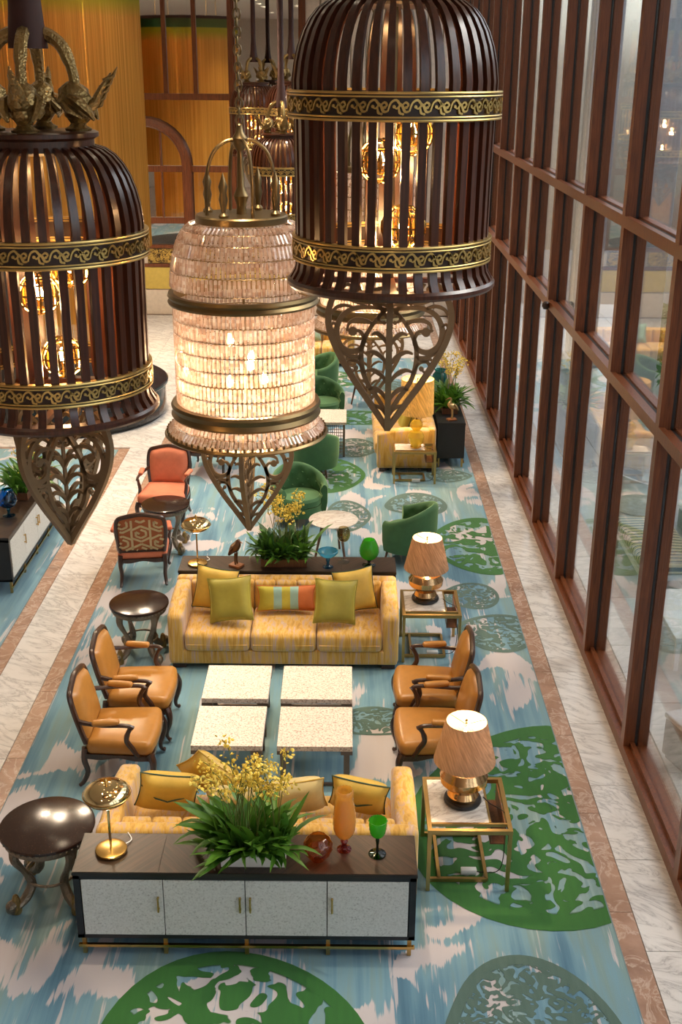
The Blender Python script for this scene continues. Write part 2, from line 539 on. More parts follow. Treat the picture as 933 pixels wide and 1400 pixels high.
def catmull(pts, k=6):
    out = []
    n = len(pts)
    for i in range(n - 1):
        p0, p1, p2, p3 = pts[max(0, i - 1)], pts[i], pts[i + 1], pts[min(n - 1, i + 2)]
        for j in range(k):
            t_ = j / k
            out.append(tuple(.5 * (2 * b + (c - a) * t_ + (2 * a - 5 * b + 4 * c - d) * t_ ** 2 + (3 * b - a - 3 * c + d) * t_ ** 3)
                             for a, b, c, d in zip(p0, p1, p2, p3)))
    out.append(tuple(pts[-1]))
    return out

# ------------------------------------------------------------------ the room: floor
X_WIN = 2.54
fl = struct('floor', MB().box(-11, 2.9, -4, 29, -.25, -.03).mesh('floor', 'marble_brown', 0))
RX0, RX1 = -2.84, 1.98
def tiles(mat, x0, x1, y0, y1, px, py, gap=.006):
    nx = max(1, round((x1 - x0) / px)); ny = max(1, round((y1 - y0) / py))
    sx, sy = (x1 - x0) / nx, (y1 - y0) / ny
    me = MB().box(-sx / 2 + gap / 2, sx / 2 - gap / 2, -sy / 2 + gap / 2, sy / 2 - gap / 2, -.02, 0).mesh('floor_tile', mat, 0)
    for i in range(nx):
        for j in range(ny):
            link('floor_tile', me, fl, (x0 + sx * (i + .5), y0 + sy * (j + .5), -.01))
tiles('marble_brown', 1.98, 2.16, 4.4, 28.4, .2, 1.2)
tiles('marble_white', 2.16, X_WIN + .01, 4.4, 28.4, .5, 1.0)
tiles('marble_brown', -3.02, -2.84, 6.4, 24, .2, 1.2)
tiles('marble_white', -3.50, -3.02, 6.73, 17.73, .5, 1.0)
tiles('marble_brown', -3.67, -3.50, 6.4, 17.6, .2, 1.2)
tiles('marble_white', -9.1, -3.02, 17.73, 28.4, 1.0, 1.0)
tiles('marble_white', -3.02, 1.98, 24.0, 28.4, 1.0, 1.1)

def rug(name, x0, x1, y0, y1, label):
    o = MB().box(x0, x1, y0, y1, -.024, -.005).build(name, 'rug', smooth=0, label=label, cat='rug')
    e = MB()
    e.box(x0 - .008, x0, y0, y1, -.024, -.004).box(x1, x1 + .008, y0, y1, -.024, -.004).box(x0, x1, y1, y1 + .008, -.024, -.004)
    e.build('binding', 'rug_edge', o, smooth=0)
    return o
rg = rug('patterned_rug', RX0, RX1, 2.2, 24.0, 'long blue patterned rug with green leaf motifs under the yellow sofas')
rg2 = rug('patterned_rug', -7.6, -3.675, 6.4, 17.6, 'blue brush-stroke rug under the sideboard across the marble aisle')

def add_motif(mat, cx, cy, rx, ry, rot=0., tip=.35, clip=RX1 - .003, z=-.002):
    """egg or leaf outline lying on the rug; u of the uv runs from centre to rim"""
    n, rings = 48, 8
    vs, uv, fs = [], [], []
    for k in range(rings + 1):
        q = k / rings
        for i in range(n):
            a = 2 * PI * i / n
            r_ = 1 + tip * max(0, math.cos(a)) ** 6
            x, y = q * r_ * rx * math.cos(a), q * ry * math.sin(a) * (1 - .12 * math.cos(a))
            X = cx + x * math.cos(rot) - y * math.sin(rot)
            Y = cy + x * math.sin(rot) + y * math.cos(rot)
            vs.append((min(X, clip), Y, z)); uv.append(q)
    for k in range(rings):
        for i in range(n):
            j = (i + 1) % n
            fs.append((k * n + i, (k + 1) * n + i, (k + 1) * n + j, k * n + j))
    me = bpy.data.meshes.new('leaf_motif')
    me.from_pydata(vs, [], fs)
    L = me.uv_layers.new(name='UVMap')
    for lp in me.loops:
        L.data[lp.index].uv = (uv[lp.vertex_index], 0)
    me.materials.append(M[mat])
    link('leaf_motif', me, rg)
add_motif('motif_green', -.68, 5.35, .92, 1.0, PI / 2 * 0, .0)
add_motif('motif_green', 1.70, 7.98, 1.42, 1.08, R(70), .0)
add_motif('motif_green', 1.78, 13.75, .62, .95, R(180), .1)
add_motif('motif_green', -.20, 16.45, .48, .80, R(0), .1)
add_motif('motif_green', .22, 19.5, .42, .95, R(90), .1)
add_motif('motif_green', -.3, 22.2, .6, .7, R(90), .1)
add_motif('motif_grey', 1.30, 5.62, .55, .72, R(200), .25)
add_motif('motif_grey', 1.72, 11.27, .42, .46, R(160), .12)
add_motif('motif_grey', 1.52, 12.2, .32, .36, R(180), .2)
add_motif('motif_grey', .30, 9.40, .24, .45, R(90), .15)
add_motif('motif_grey', 1.04, 15.22, .42, .46, R(200), .15)
add_motif('motif_grey', 1.58, 16.45, .33, .3, R(0), .15)
add_motif('motif_grey', .05, 14.75, .30, .6, R(0), .1)
add_motif('motif_grey', .20, 17.8, .34, .5, R(0), .1)
add_motif('motif_grey', .9, 21.5, .5, .6, R(0), .1)

# ------------------------------------------------------------------ the room: shell
struct('ceiling', MB().box(-11, 2.9, -4, 28.8, 8.0, 8.2).mesh('ceiling', 'ceiling_paint', 0))
struct('wall_left', MB().box(-11.2, -11, -4, 28.8, -.03, 8.0).mesh('wall_left', 'cream_wall', 0))
struct('wall_near', MB().box(-11, 2.9, -4.2, -4, -.03, 8.0).mesh('wall_near', 'cream_wall', 0))
wb = struct('wall_back', MB().box(-11, 2.9, 28.6, 28.8, -.03, 8.0).mesh('wall_back', 'beige_panel', 0))
YB = 28.6
MB().box(-9, -1.05, YB - .10, YB, -.01, .60).build('skirting', 'skirting', wb, smooth=0)
MB().box(-9, -1.05, YB - .08, YB, 1.16, 1.24).build('rail', 'window_wood', wb, smooth=0)
MB().box(-9, -1.05, YB - .08, YB, 1.62, 1.70).build('rail', 'window_wood', wb, smooth=0)
for k in range(8):
    MB().box(-9 + k * 1.0, -8.06 + k * 1.0, YB - .06, YB, .62, 1.15).build('yellow_panel', 'yellow_panel', wb, smooth=0)
    MB().box(-9 + k * 1.0 + .1, -8.1 + k * 1.0 - .06, YB - .05, YB, 1.26, 1.6).build('frieze_panel', 'frieze_gold', wb, smooth=0)
VX = [-9.0, -6.35, -2.69, -1.05]
HZ = [1.72, 3.50, 5.13, 7.98]
for i in range(3):
    for j in range(3):
        MB().box(VX[i], VX[i + 1], YB - .03, YB - .01, HZ[j], HZ[j + 1]).build('mirror_pane', 'mirror', wb, smooth=0)
for x in VX[1:]:
    MB().box(x - .08, x + .08, YB - .14, YB - .02, 1.70, 7.98).box(x - .035, x + .035, YB - .18, YB - .14, 1.70, 7.98).build('muntin', 'window_wood', wb, smooth=0)
for x in (-4.25, -3.55):
    MB().box(x - .05, x + .05, YB - .10, YB - .02, 5.2, 7.98).build('muntin', 'window_wood', wb, smooth=0)
for z_ in (3.50, 5.13):
    MB().box(-9, -1.05, YB - .13, YB - .02, z_ - .07, z_ + .07).build('muntin_bar', 'window_wood', wb, smooth=0)
arc = [(-3.82, 1.72), (-3.82, 2.6), (-3.82, 3.45)] + [(-4.85 + 1.03 * math.cos(R(a)), 3.55 + 1.03 * math.sin(R(a))) for a in range(0, 181, 10)] + [(-5.88, 2.6), (-5.88, 1.72)]
MB().tube([(x, YB - .14, z_) for x, z_ in arc], .12, 8).build('arch', 'window_wood', wb)
MB().tube([(x * .93 + (-4.85) * .07, YB - .2, z_) for x, z_ in arc], .05, 6).build('arch_bead', 'window_wood', wb)
MB().box(-5.88, -3.82, YB - .12, YB - .02, 2.22, 2.36).build('arch_sill', 'window_wood', wb, smooth=0)
MB().box(-4.47, -4.43, YB - .10, YB - .02, 2.3, 4.5).build('arch_glazing_bar', 'window_wood', wb, smooth=0)
MB().box(-5.82, -3.9, YB - .10, YB - .02, 3.48, 3.52).build('arch_glazing_bar', 'window_wood', wb, smooth=0)
for k in range(10):
    x = -.98 + k * .355
    MB().rbox(x + .01, x + .335, YB - .07, YB, -.01, 7.95, .012, 1, fill=1).build('wall_panel', 'beige_panel', wb, smooth=0)

# window wall on the right
wr = struct('wall_right')
PY0, PITCH = 7.035, 1.815
KS = range(-3, 12)
post_in = MB().box(0, .055, -.055, .055, -.01, 8).box(.055, .10, -.042, .042, -.01, 8).mesh('mullion', 'window_wood', 0)
post_out = MB().box(.135, .22, -.05, .05, -.01, 8).mesh('mullion_outer', 'window_wood', 0)
post_gap = MB().box(.10, .135, -.03, .03, -.01, 8).mesh('mullion_gasket', 'black_gasket', 0)
ZT = [(.0, 3.05), (3.05, 4.50), (4.50, 8.0)]
d = PITCH - .11
tr = MB().box(.0, .05, -d / 2, d / 2, -.05, .055).box(.05, .10, -d / 2, d / 2, -.06, .035).box(.135, .21, -d / 2, d / 2, -.055, .05).mesh('transom', 'window_wood', 0)
trg = MB().box(.098, .137, -d / 2, d / 2, -.04, .03).mesh('transom_gasket', 'black_gasket', 0)
sl = MB().box(.0, .06, -d / 2, d / 2, -.01, .10).box(.06, .10, -d / 2, d / 2, -.01, .14).box(.10, .21, -d / 2, d / 2, -.01, .10).mesh('sill', 'window_wood', 0)
for k in KS:
    y = PY0 + PITCH * k + .055
    link('mullion', post_in, wr, (X_WIN, y, 0))
    link('mullion_outer', post_out, wr, (X_WIN, y, 0))
    link('mullion_gasket', post_gap, wr, (X_WIN, y, 0))
    yc = y + PITCH / 2
    link('sill', sl, wr, (X_WIN, yc, 0))
    for z_ in (3.05, 4.50):
        link('transom', tr, wr, (X_WIN, yc, z_)); link('transom_gasket', trg, wr, (X_WIN, yc, z_))
    for z0, z1 in ZT:
        MB().box(.113, .122, -d / 2 - .02, d / 2 + .02, z0 + .02, z1 - .02).build('window_pane', 'window_glass', wr, (X_WIN, yc, 0), smooth=0)
MB().lathe([(0, -.05), (.03, -.045), (.05, -.01), (.045, .03), (.02, .05), (0, .052)], 14).build('transom_boss', 'band_brown', wr, (X_WIN - .04, 14.2, 3.05))

# ceiling downlights (recessed fittings, each with its own lamp)
dl_ring = MB().lathe([(.10, -.01), (.135, -.012), (.14, .0), (.10, .0)], 20, close=True).mesh('trim_ring', 'outdoor_white')
dl_lens = MB().lathe([(0, -.004), (.10, -.004), (.10, .0), (0, .0)], 20).mesh('lens', 'downlight')
def downlight(x, y, watts, size, blend=.7, color=WARM):
    tH = thing('ceiling_downlight', 'round recessed downlight in the white ceiling', 'light', (x, y, 7.998), 0, 'ceiling downlights')
    link('trim_ring', dl_ring, tH); link('lens', dl_lens, tH)
    ld = bpy.data.lights.new('downlight_lamp_offscreen', 'SPOT')
    ld.energy = watts; ld.color = color; ld.spot_size = R(size); ld.spot_blend = blend; ld.shadow_soft_size = .10
    lo = bpy.data.objects.new('downlight_lamp_offscreen', ld); COL.objects.link(lo); lo.parent = tH; lo.location = (0, 0, -.03)
for x in (-3.3, .0):
    for y in (3.0, 8.2, 13.0, 18.0, 23.0):
        downlight(x, y, DOWN_W, 100, .8)
for x, y, f_, a_ in ((-.95, 9.15, 1.5, 26), (-.2, 9.15, 1.5, 26), (-.6, 11.0, 1.3, 34), (-1.95, 9.1, .7, 26), (.8, 9.1, .5, 26), (-.6, 7.2, 1.3, 34),
                     (-2.4, 14.0, .8, 36), (.1, 14.2, 1.0, 40), (.9, 17.4, 1.2, 36), (-.4, 19.5, 1.2, 40), (-2.4, 18.0, 1.2, 40), (-4.1, 14.0, .6, 36),
                     (-3.3, 10.6, .5, 32), (-3.3, 21.5, 1.6, 50), (-6.4, 16.6, 2.2, 64), (-4.6, 16.6, 2.0, 64), (-2.7, 17.2, 1.5, 64), (-2.6, 22.6, 2.6, 70), (-4.6, 23.4, 3.2, 70), (1.0, 25.6, 1.0, 60),
                     (-3.52, 19.75, 4.0, 150), (-6.18, 19.75, 4.0, 150), (-4.85, 18.42, 4.5, 150), (-4.85, 21.08, 4.5, 150)):
    downlight(x, y, FEAT_W * f_, a_)

# ------------------------------------------------------------------ pendant lanterns
def stroke(mb, pts, w0, w1=None, w2=None, k=5, th=.010, bulb=0.):
    """flat carved ribbon in the x-z plane; width runs w0 (start) - w1 (middle) - w2 (end)"""
    p = catmull(pts, k)
    n = len(p)
    w1 = w0 if w1 is None else w1
    w2 = w1 if w2 is None else w2
    vs, fs = [], []
    for i in range(n):
        q = i / (n - 1)
        wd = (w0 + (w1 - w0) * q * 2 if q < .5 else w1 + (w2 - w1) * (q - .5) * 2) / 2
        a, b = p[max(0, i - 1)], p[min(n - 1, i + 1)]
        dx, dz = b[0] - a[0], b[1] - a[1]
        l = math.hypot(dx, dz) or 1
        nx, nz = -dz / l * wd, dx / l * wd
        x, z_ = p[i]
        vs += [(x + nx, -th, z_ + nz), (x - nx, -th, z_ - nz), (x - nx, th, z_ - nz), (x + nx, th, z_ + nz)]
    for i in range(n - 1):
        for a in range(4):
            b = (a + 1) % 4
            fs.append((i * 4 + a, i * 4 + b, i * 4 + 4 + b, i * 4 + 4 + a))
    fs += [(3, 2, 1, 0), tuple(range(4 * n - 4, 4 * n))]
    mb.add(vs, fs)
    if bulb:
        x, z_ = p[-1]
        m = 10
        vs = [(x + bulb * math.cos(2 * PI * i / m), y, z_ + bulb * math.sin(2 * PI * i / m)) for y in (-th * 1.05, th * 1.05) for i in range(m)]
        mb.add(vs, [tuple(range(m)), tuple(range(2 * m - 1, m - 1, -1))] + [(i, m + i, m + (i + 1) % m, (i + 1) % m) for i in range(m)])

def fret_wing():
    """half of the pierced heart-shaped drop, axis at x=0, tip at z=0, top at z=.83"""
    mb = MB()
    T = .83
    def S(pts, *a, **k):
        a = [q * (1.0 if k.get('th') else 1.2) for q in a]
        stroke(mb, [(x, T - d_) for x, d_ in pts], *a, **k)
    S([(.245, -.01), (.31, .06), (.342, .16), (.33, .27), (.28, .39), (.2, .53), (.105, .67), (.035, .775), (.0, .83)], .034, .036, .03, th=.017)
    S([(.0, .745), (.05, .66), (.125, .545), (.155, .43), (.145, .32), (.09, .215), (.015, .13)], .018, .024, .016)
    S([(.02, .135), (.10, .125), (.19, .13), (.26, .17), (.295, .25), (.28, .335), (.225, .375), (.165, .36), (.14, .305), (.165, .26), (.205, .26)], .014, .030, .012, bulb=.026)
    S([(.015, .115), (.09, .095), (.165, .10), (.23, .075), (.265, .025), (.235, .0), (.205, .02), (.215, .045)], .014, .018, .010, bulb=.013)
    S([(.11, .11), (.15, .06), (.175, .01), (.185, -.01)], .012, .016, .022)
    S([(.0, .055), (.045, .02), (.095, .04), (.10, .09), (.055, .12), (.03, .16), (.0, .19)], .014, .020, .016)
    S([(.03, .15), (.06, .17), (.055, .20), (.03, .21)], .01, .014, .008, bulb=.011)
    S([(.20, .13), (.25, .115), (.30, .13), (.325, .165)], .012, .016, .012)
    S([(.29, .23), (.315, .215), (.325, .24), (.305, .26)], .01, .012, .008, bulb=.010)
    S([(.09, .22), (.13, .20), (.185, .195), (.225, .215), (.235, .25)], .012, .022, .008, bulb=.010)
    S([(.15, .40), (.20, .405), (.245, .39), (.29, .36)], .010, .016, .012)
    S([(.135, .50), (.17, .44), (.215, .43), (.232, .465), (.205, .49), (.185, .47)], .012, .016, .008, bulb=.014)
    S([(.16, .41), (.195, .425), (.235, .415)], .008, .014, .006, bulb=.009)
    for a, b in ((.67, .115), (.565, .135), (.46, .135), (.355, .10)):
        S([(.0, a), (b * .30, a - .055), (b * .7, a - .085), (b, a - .075)], .012, .022, .008)
    S([(.0, .77), (.03, .715), (.07, .69), (.105, .695)], .010, .014, .010)
    return mb.mesh('fret_wing', 'bronze_fret', 25)
FRET = fret_wing()

def scroll_unit(w=.10, h=.075):
    mb = MB()
    def S(pts, *a, **k):
        stroke(mb, [(x * w, z_ * h) for x, z_ in pts], *a, k=3, th=.006, **k)
    S([(-.52, -.25), (-.38, .25), (-.12, .42), (.05, .12), (-.10, -.10), (-.22, .02)], .007, .012, .005, bulb=.008)
    S([(-.05, .30), (.18, .05), (.30, -.28), (.50, -.25)], .010, .015, .007)
    S([(.15, .10), (.34, .28), (.46, .12), (.36, -.02)], .006, .012, .005, bulb=.007)
    S([(.0, .0), (.05, -.35), (.20, -.42)], .006, .013, .005, bulb=.006)
    return mb.mesh('scroll', 'gilt', 25)
SCROLL = scroll_unit()

def slat_mesh():
    path = [(.548, .855), (.535, .885), (.512, .925), (.503, .975), (.506, 1.05), (.508, 1.38), (.512, 1.70), (.520, 1.80)]
    for k in range(1, 9):
        a = R(k * 10.6)
        path.append((.27 + .255 * math.cos(a) ** .85, 1.80 + .46 * math.sin(a)))
    vs, fs = [], []
    n = len(path)
    for i, (r, z_) in enumerate(path):
        wd = .021 if z_ < 1.82 else .021 * (.42 + .58 * max(0, (r - .27) / .255))
        a, b = path[max(0, i - 1)], path[min(n - 1, i + 1)]
        dr, dz = b[0] - a[0], b[1] - a[1]
        l = math.hypot(dr, dz)
        nr, nz = dz / l * .014, -dr / l * .014
        vs += [(r + nr, -wd, z_ + nz), (r + nr, wd, z_ + nz), (r - nr, wd, z_ - nz), (r - nr, -wd, z_ - nz)]
    for i in range(n - 1):
        for a in range(4):
            b = (a + 1) % 4
            fs.append((i * 4 + a, i * 4 + b, i * 4 + 4 + b, i * 4 + 4 + a))
    fs += [(3, 2, 1, 0), tuple(range(4 * n - 4, 4 * n))]
    return MB().add(vs, fs).mesh('slat', 'mahogany', 30)

def naga_body():
    """gilt mythical-bird ornament with a flame tail, standing at the origin and looking along -x"""
    mb = MB()
    n, m = 18, 14
    vs, fs = [], []
    for i in range(m + 1):
        th = PI * i / m
        for k in range(n):
            a = 2 * PI * k / n
            r = math.sin(th) * (.075 + .006 * math.cos(5 * a + i) + .004 * math.sin(9 * th))
            vs.append((r * math.cos(a) * 1.0 + .015 * math.cos(th), r * math.sin(a) * .86, .125 - .095 * math.cos(th)))
    for i in range(m):
        for k in range(n):
            fs.append((i * n + k, i * n + (k + 1) % n, (i + 1) * n + (k + 1) % n, (i + 1) * n + k))
    mb.add(vs, fs)
    mb.tube([(.03, 0, .10), (.085, 0, .13), (.115, 0, .19), (.155, 0, .255)], [.055, .045, .03, .006], 8, flat=.55)
    for q in range(5):
        mb.tube([(.055 + q * .017, 0, .10 + q * .03), (.105 + q * .015, 0, .115 + q * .032), (.12 + q * .016, 0, .145 + q * .034)], [.022, .016, .004], 6, flat=.6)
    for sgn in (-1, 1):
        mb.tube([(-.03, sgn * .05, .16), (.02, sgn * .075, .13), (.06, sgn * .07, .09), (.08, sgn * .05, .05)], [.012, .026, .02, .006], 6)
        mb.tube([(-.05, sgn * .045, .13), (-.02, sgn * .068, .09), (.03, sgn * .065, .06)], [.01, .02, .006], 6)
    mb.lathe([(0, 0), (.055, 0), (.06, .012), (.04, .022), (.032, .035), (.045, .055), (0, .06)], 14)
    return mb.mesh('bird_ornament', 'carved_gilt', 40)

def globe_mesh(r=.115):
    mb = MB()
    for k in range(10):
        a = 2 * PI * k / 10
        pts = [(r * math.sin(R(q)) * math.cos(a), r * math.sin(R(q)) * math.sin(a), r * math.cos(R(q))) for q in range(8, 173, 18)]
        mb.tube(pts, .006, 4)
        c = (r * .98 * math.cos(a + .31), r * .98 * math.sin(a + .31), 0)
        mb.tube([(c[0] * .9, c[1] * .9, .055), (c[0], c[1], .02), (c[0], c[1], -.02), (c[0] * .9, c[1] * .9, -.055)], [.004, .014, .014, .004], 4)
    for q in (30, 60, 90, 120, 150):
        rr, zz = r * math.sin(R(q)), r * math.cos(R(q))
        mb.tube([(rr * math.cos(2 * PI * i / 20), rr * math.sin(2 * PI * i / 20), zz) for i in range(21)], .006, 4, False)
    return mb.mesh('lamp_globe', 'brass', 40)
GLOBE = globe_mesh()
BULB = MB().lathe([(0, -.035), (.022, -.02), (.028, 0), (.02, .025), (.010, .05), (0, .055)], 12).mesh('bulb', 'bulb')
SLAT = slat_mesh(); BIRD = naga_body()

def wooden_lantern(label, loc, arm0, fret0, watts):
    t_ = thing('wooden_lantern', label, 'pendant lamp', loc, 0, 'wooden birdcage pendant lanterns')
    N = 40
    for k in range(N):
        link('slat', SLAT, t_, rot=(0, 0, 2 * PI * (k + .5) / N))
    for z0, z1, r in ((.985, 1.105, .528), (1.705, 1.835, .548)):
        b = MB().lathe([(r - .028, z0), (r, z0), (r, z1), (r - .028, z1)], 72, close=True).build('band', 'band_brown', t_)
        for q, (za, zb) in enumerate(((z0 - .004, z0 + .008), (z0 + .014, z0 + .022), (z1 - .022, z1 - .014), (z1 - .008, z1 + .004))):
            MB().lathe([(r - .03, za), (r + .010, za), (r + .012, (za + zb) / 2), (r + .010, zb), (r - .03, zb)], 72, close=True).build('gilt_fillet', 'gilt', b)
        nu = 34
        for i in range(nu):
            a = 2 * PI * i / nu
            link('scroll', SCROLL, b, ((r + .004) * math.sin(a), -(r + .004) * math.cos(a), (z0 + z1) / 2), (0, 0, a))
    MB().lathe([(.49, .835), (.555, .835), (.568, .85), (.568, .868), (.556, .882), (.49, .882)], 72, close=True).build('bottom_ring', 'mahogany', t_)
    MB().lathe([(.0, 2.232), (.285, 2.232), (.30, 2.245), (.30, 2.30), (.325, 2.315), (.325, 2.335), (.31, 2.342), (0, 2.342)], 48).build('cap', 'mahogany', t_)
    hub = MB().lathe([(0, 2.74), (.10, 2.74), (.095, 2.80), (.085, 2.95), (.078, 3.2)] + [(.075, 7.995 - loc[2]), (0, 7.995 - loc[2])], 18).build('drop_rod', 'rod_red', t_)
    for k in range(4):
        a = PI / 2 * k + arm0
        ca, sa = math.cos(a), math.sin(a)
        pts = catmull([(.225, 2.53), (.215, 2.63), (.17, 2.75), (.09, 2.81), (.0, 2.815)], 4)
        arm = MB().tube([(r * ca, r * sa, z_) for r, z_ in pts], [.028] * 6 + [.034] * (len(pts) - 6), 8).build('arm', 'carved_gilt', t_)
        link('bird_ornament', BIRD, t_, (.225 * ca, .225 * sa, 2.34), (0, 0, a), (1.2, 1.2, 1.12))
    # inside: central rod, two pierced globes with bulbs
    MB().tube([(0, 0, .86), (0, 0, 2.27)], .012, 8).build('centre_rod', 'old_brass', t_)
    for a in (0, 1):
        MB().box(-.5, .5, -.02, .02, .845, .87).build('base_bar', 'mahogany', t_, rot=(0, 0, a * PI / 2), smooth=0)
    for x, y, z_ in ((.06, -.06, 1.15), (-.07, .04, 1.48), (.10, .10, 1.62)):
        g = link('lamp_globe', GLOBE, t_, (x, y, z_))
        link('bulb', BULB, g)
        lamp_light(t_, (x, y, z_ - .07), watts * .53, LAMPC, .03)      # each bulb's own light
    for k in range(4):
        link('fret_wing', FRET, t_, rot=(0, 0, PI / 2 * k + fret0))
    MB().tube([(0, 0, .01), (0, 0, .84)], .013, 8).build('drop_spine', 'bronze_fret', t_)
    return t_
wl = wooden_lantern('dark wooden cage lantern hanging highest, close beside the crystal lantern', (.247, 6.31, 3.855), R(2), R(-2.2), 38)
dup(wl, (-1.63, 6.28, 3.14), 0, 'dark wooden cage lantern with bird ornaments hanging in front of the gold thread curtain')
for x, y, z_, rz, lb in ((-1.067, 19.6, 2.45, 10, 'dark wooden cage lantern far off, hanging lowest behind the crystal lantern'),
                         (-1.10, 24.1, 3.20, 30, 'dark wooden cage lantern hanging far off in front of the mirrored wall'),
                         (-2.00, 26.2, 3.15, 50, 'dark wooden cage lantern hanging far off nearest the mirrored wall')):
    c_ = dup(wl, (x, y, z_), R(rz), lb)
    for ch in c_.children:
        if ch.name.startswith('drop_rod'):
            ch.data = MB().lathe([(0, 2.74), (.10, 2.74), (.095, 2.80), (.07, 2.95), (.05, 3.2), (.05, 7.995 - z_), (0, 7.995 - z_)], 12).mesh('drop_rod', 'rod_red')
for ch in [o for o in bpy.data.objects if o.name.startswith('fret_wing') and o.parent and abs(o.parent.location.x + 1.63) < .01]:
    ch.rotation_euler.z += R(-25)
for ch in [o for o in bpy.data.objects if o.name.startswith('drop_rod') and abs(o.parent.location.x + 1.63) < .01]:
    ch.data = MB().lathe([(0, 2.74), (.10, 2.74), (.095, 2.80), (.082, 2.95), (.075, 3.2), (.075, 4.855), (0, 4.855)], 18).mesh('drop_rod', 'rod_red')

PRISM = {}
def prism_mesh(w_, h_):
    """faceted crystal prism, outward face toward -y"""
    mb = MB()
    a, b = w_ / 2, h_ / 2
    ring = [(-a, -.002), (-a * .5, -.012), (a * .5, -.012), (a, -.002), (0, .008)]
    vs = []
    for z_, sc_ in ((-b, .6), (-b * .84, 1), (b * .84, 1), (b, .6)):
        vs += [(x * sc_, y * sc_, z_) for x, y in ring]
    fs = [(4, 3, 2, 1, 0), (15, 16, 17, 18, 19)]
    for i in range(3):
        for k in range(5):
            fs.append((i * 5 + k, i * 5 + (k + 1) % 5, i * 5 + 5 + (k + 1) % 5, i * 5 + 5 + k))
    return mb.add(vs, fs).mesh('crystal', 'crystal', 0)
def crystal_lantern(label, loc, near, watts):
    """z=0 at the tip of the pierced drop"""
    t_ = thing('crystal_lantern', label, 'pendant lamp', loc, R(3), 'crystal pendant lanterns')
    rows = []
    for k in range(5):                                  # dome
        a0, a1 = R(4 + k * 15), R(4 + (k + 1) * 15)
        f = lambda a: (.30 + .185 * math.cos(a) ** .9, 1.745 + .45 * math.sin(a))
        rows.append((f(a0), f(a1)))
    for k in range(7):                                  # drum
        z0 = .985 + k * .0975
        rows.append(((.470, z0), (.470, z0 + .0975)))
    rows += [((.545, .775), (.500, .83)), ((.500, .83), (.478, .885))]
    cam_dir = Vector((0 - loc[0], 0 - loc[1])).normalized()
    items = []
    for (r0, z0), (r1, z1) in rows:
        rm, zm = (r0 + r1) / 2, (z0 + z1) / 2
        L = math.hypot(r1 - r0, z1 - z0)
        tilt = math.atan2(r0 - r1, z1 - z0)
        n = int(2 * PI * rm / .031)
        for i in range(n):
            a = 2 * PI * (i + .5 * (int(zm * 100) % 2)) / n
            items.append((Vector((math.cos(a), math.sin(a))).dot(cam_dir), rm, zm, a, tilt, 2 * PI * rm / n * .80, L * .94))
    items.sort(key=lambda q: -q[0])
    rest = MB()
    for j, (fc, rm, zm, a, tilt, w_, L) in enumerate(items):
        mtx = Matrix.Translation((rm * math.cos(a), rm * math.sin(a), zm)) @ Matrix.Rotation(a + PI / 2, 4, 'Z') @ Matrix.Rotation(-tilt, 4, 'X')
        key = (round(w_, 3), round(L, 3))
        if key not in PRISM:
            PRISM[key] = prism_mesh(w_, L)
        if near and j < 300:
            o = link('crystal', PRISM[key], t_)
            o.matrix_local = mtx
        else:
            me = PRISM[key]
            rest.add([mtx @ v.co for v in me.vertices], [tuple(p.vertices) for p in me.polygons])
    rest.build('crystal_lattice', 'crystal', t_, smooth=0, kind='stuff')
    for i, (r, z_) in enumerate([(rw[0][0], rw[0][1]) for rw in rows[:12]]):
        MB().tube([((r - .012) * math.cos(2 * PI * q / 40), (r - .012) * math.sin(2 * PI * q / 40), z_) for q in range(41)], .004, 4, False).build('wire_ring', 'old_brass', t_)
    MB().lathe([(.47, 1.665), (.505, 1.665), (.512, 1.68), (.500, 1.70), (.512, 1.72), (.505, 1.74), (.47, 1.74)], 64, close=True).build('upper_band', 'old_brass', t_)
    MB().lathe([(.475, .885), (.512, .885), (.522, .90), (.508, .93), (.522, .965), (.512, .985), (.475, .985)], 64, close=True).build('lower_band', 'old_brass', t_)
    MB().lathe([(.50, .745), (.565, .745), (.575, .757), (.565, .772), (.53, .775), (.50, .772)], 64, close=True).build('bottom_rim', 'old_brass', t_)
    if near:
        bead = MB().rbox(-.006, .006, -.008, .008, -.012, .012, .003, 1, fill=1).mesh('rim_bead', 'old_brass', 0)
        for q in range(64):
            a = 2 * PI * q / 64
            link('rim_bead', bead, t_, (.555 * math.cos(a), .555 * math.sin(a), .783), (0, 0, a))
    MB().lathe([(0, 2.19), (.285, 2.19), (.305, 2.195), (.305, 2.235), (.295, 2.245), (0, 2.245)], 48).build('cap', 'old_brass', t_)
    for k in range(4):
        a = PI / 2 * k + R(20)
        ca, sa = math.cos(a), math.sin(a)
        pts = catmull([(.235, 2.24), (.235, 2.45), (.19, 2.62), (.10, 2.70), (.02, 2.71)], 5)
        MB().tube([(r * ca, r * sa, z_) for r, z_ in pts], .012, 8).build('arm', 'old_brass', t_)
        b = a + PI / 4
        MB().lathe([(0, 0), (.03, 0), (.034, .02), (.016, .04), (.02, .07), (.03, .12), (.022, .16), (.030, .20), (.016, .24), (0, .29)], 12).build('finial', 'old_brass', t_, (.25 * math.cos(b), .25 * math.sin(b), 2.24))
    MB().lathe([(0, 2.24), (.035, 2.24), (.03, 2.30), (.05, 2.36), (.025, 2.42), (.02, 2.64), (.045, 2.68), (.05, 2.72), (.025, 2.76), (.02, 2.80), (0, 2.82)], 14).build('stem', 'old_brass', t_)
    ch = MB()
    top = 7.99 - loc[2]
    z_ = 2.80
    i = 0
    while z_ < top:
        a = (i % 2) * PI / 2
        pts = [(.022 * math.cos(2 * PI * q / 8) * math.cos(a), .022 * math.cos(2 * PI * q / 8) * math.sin(a), z_ + .03 + .036 * math.sin(2 * PI * q / 8)) for q in range(9)]
        ch.tube(pts, .007, 5, False)
        z_ += .052; i += 1
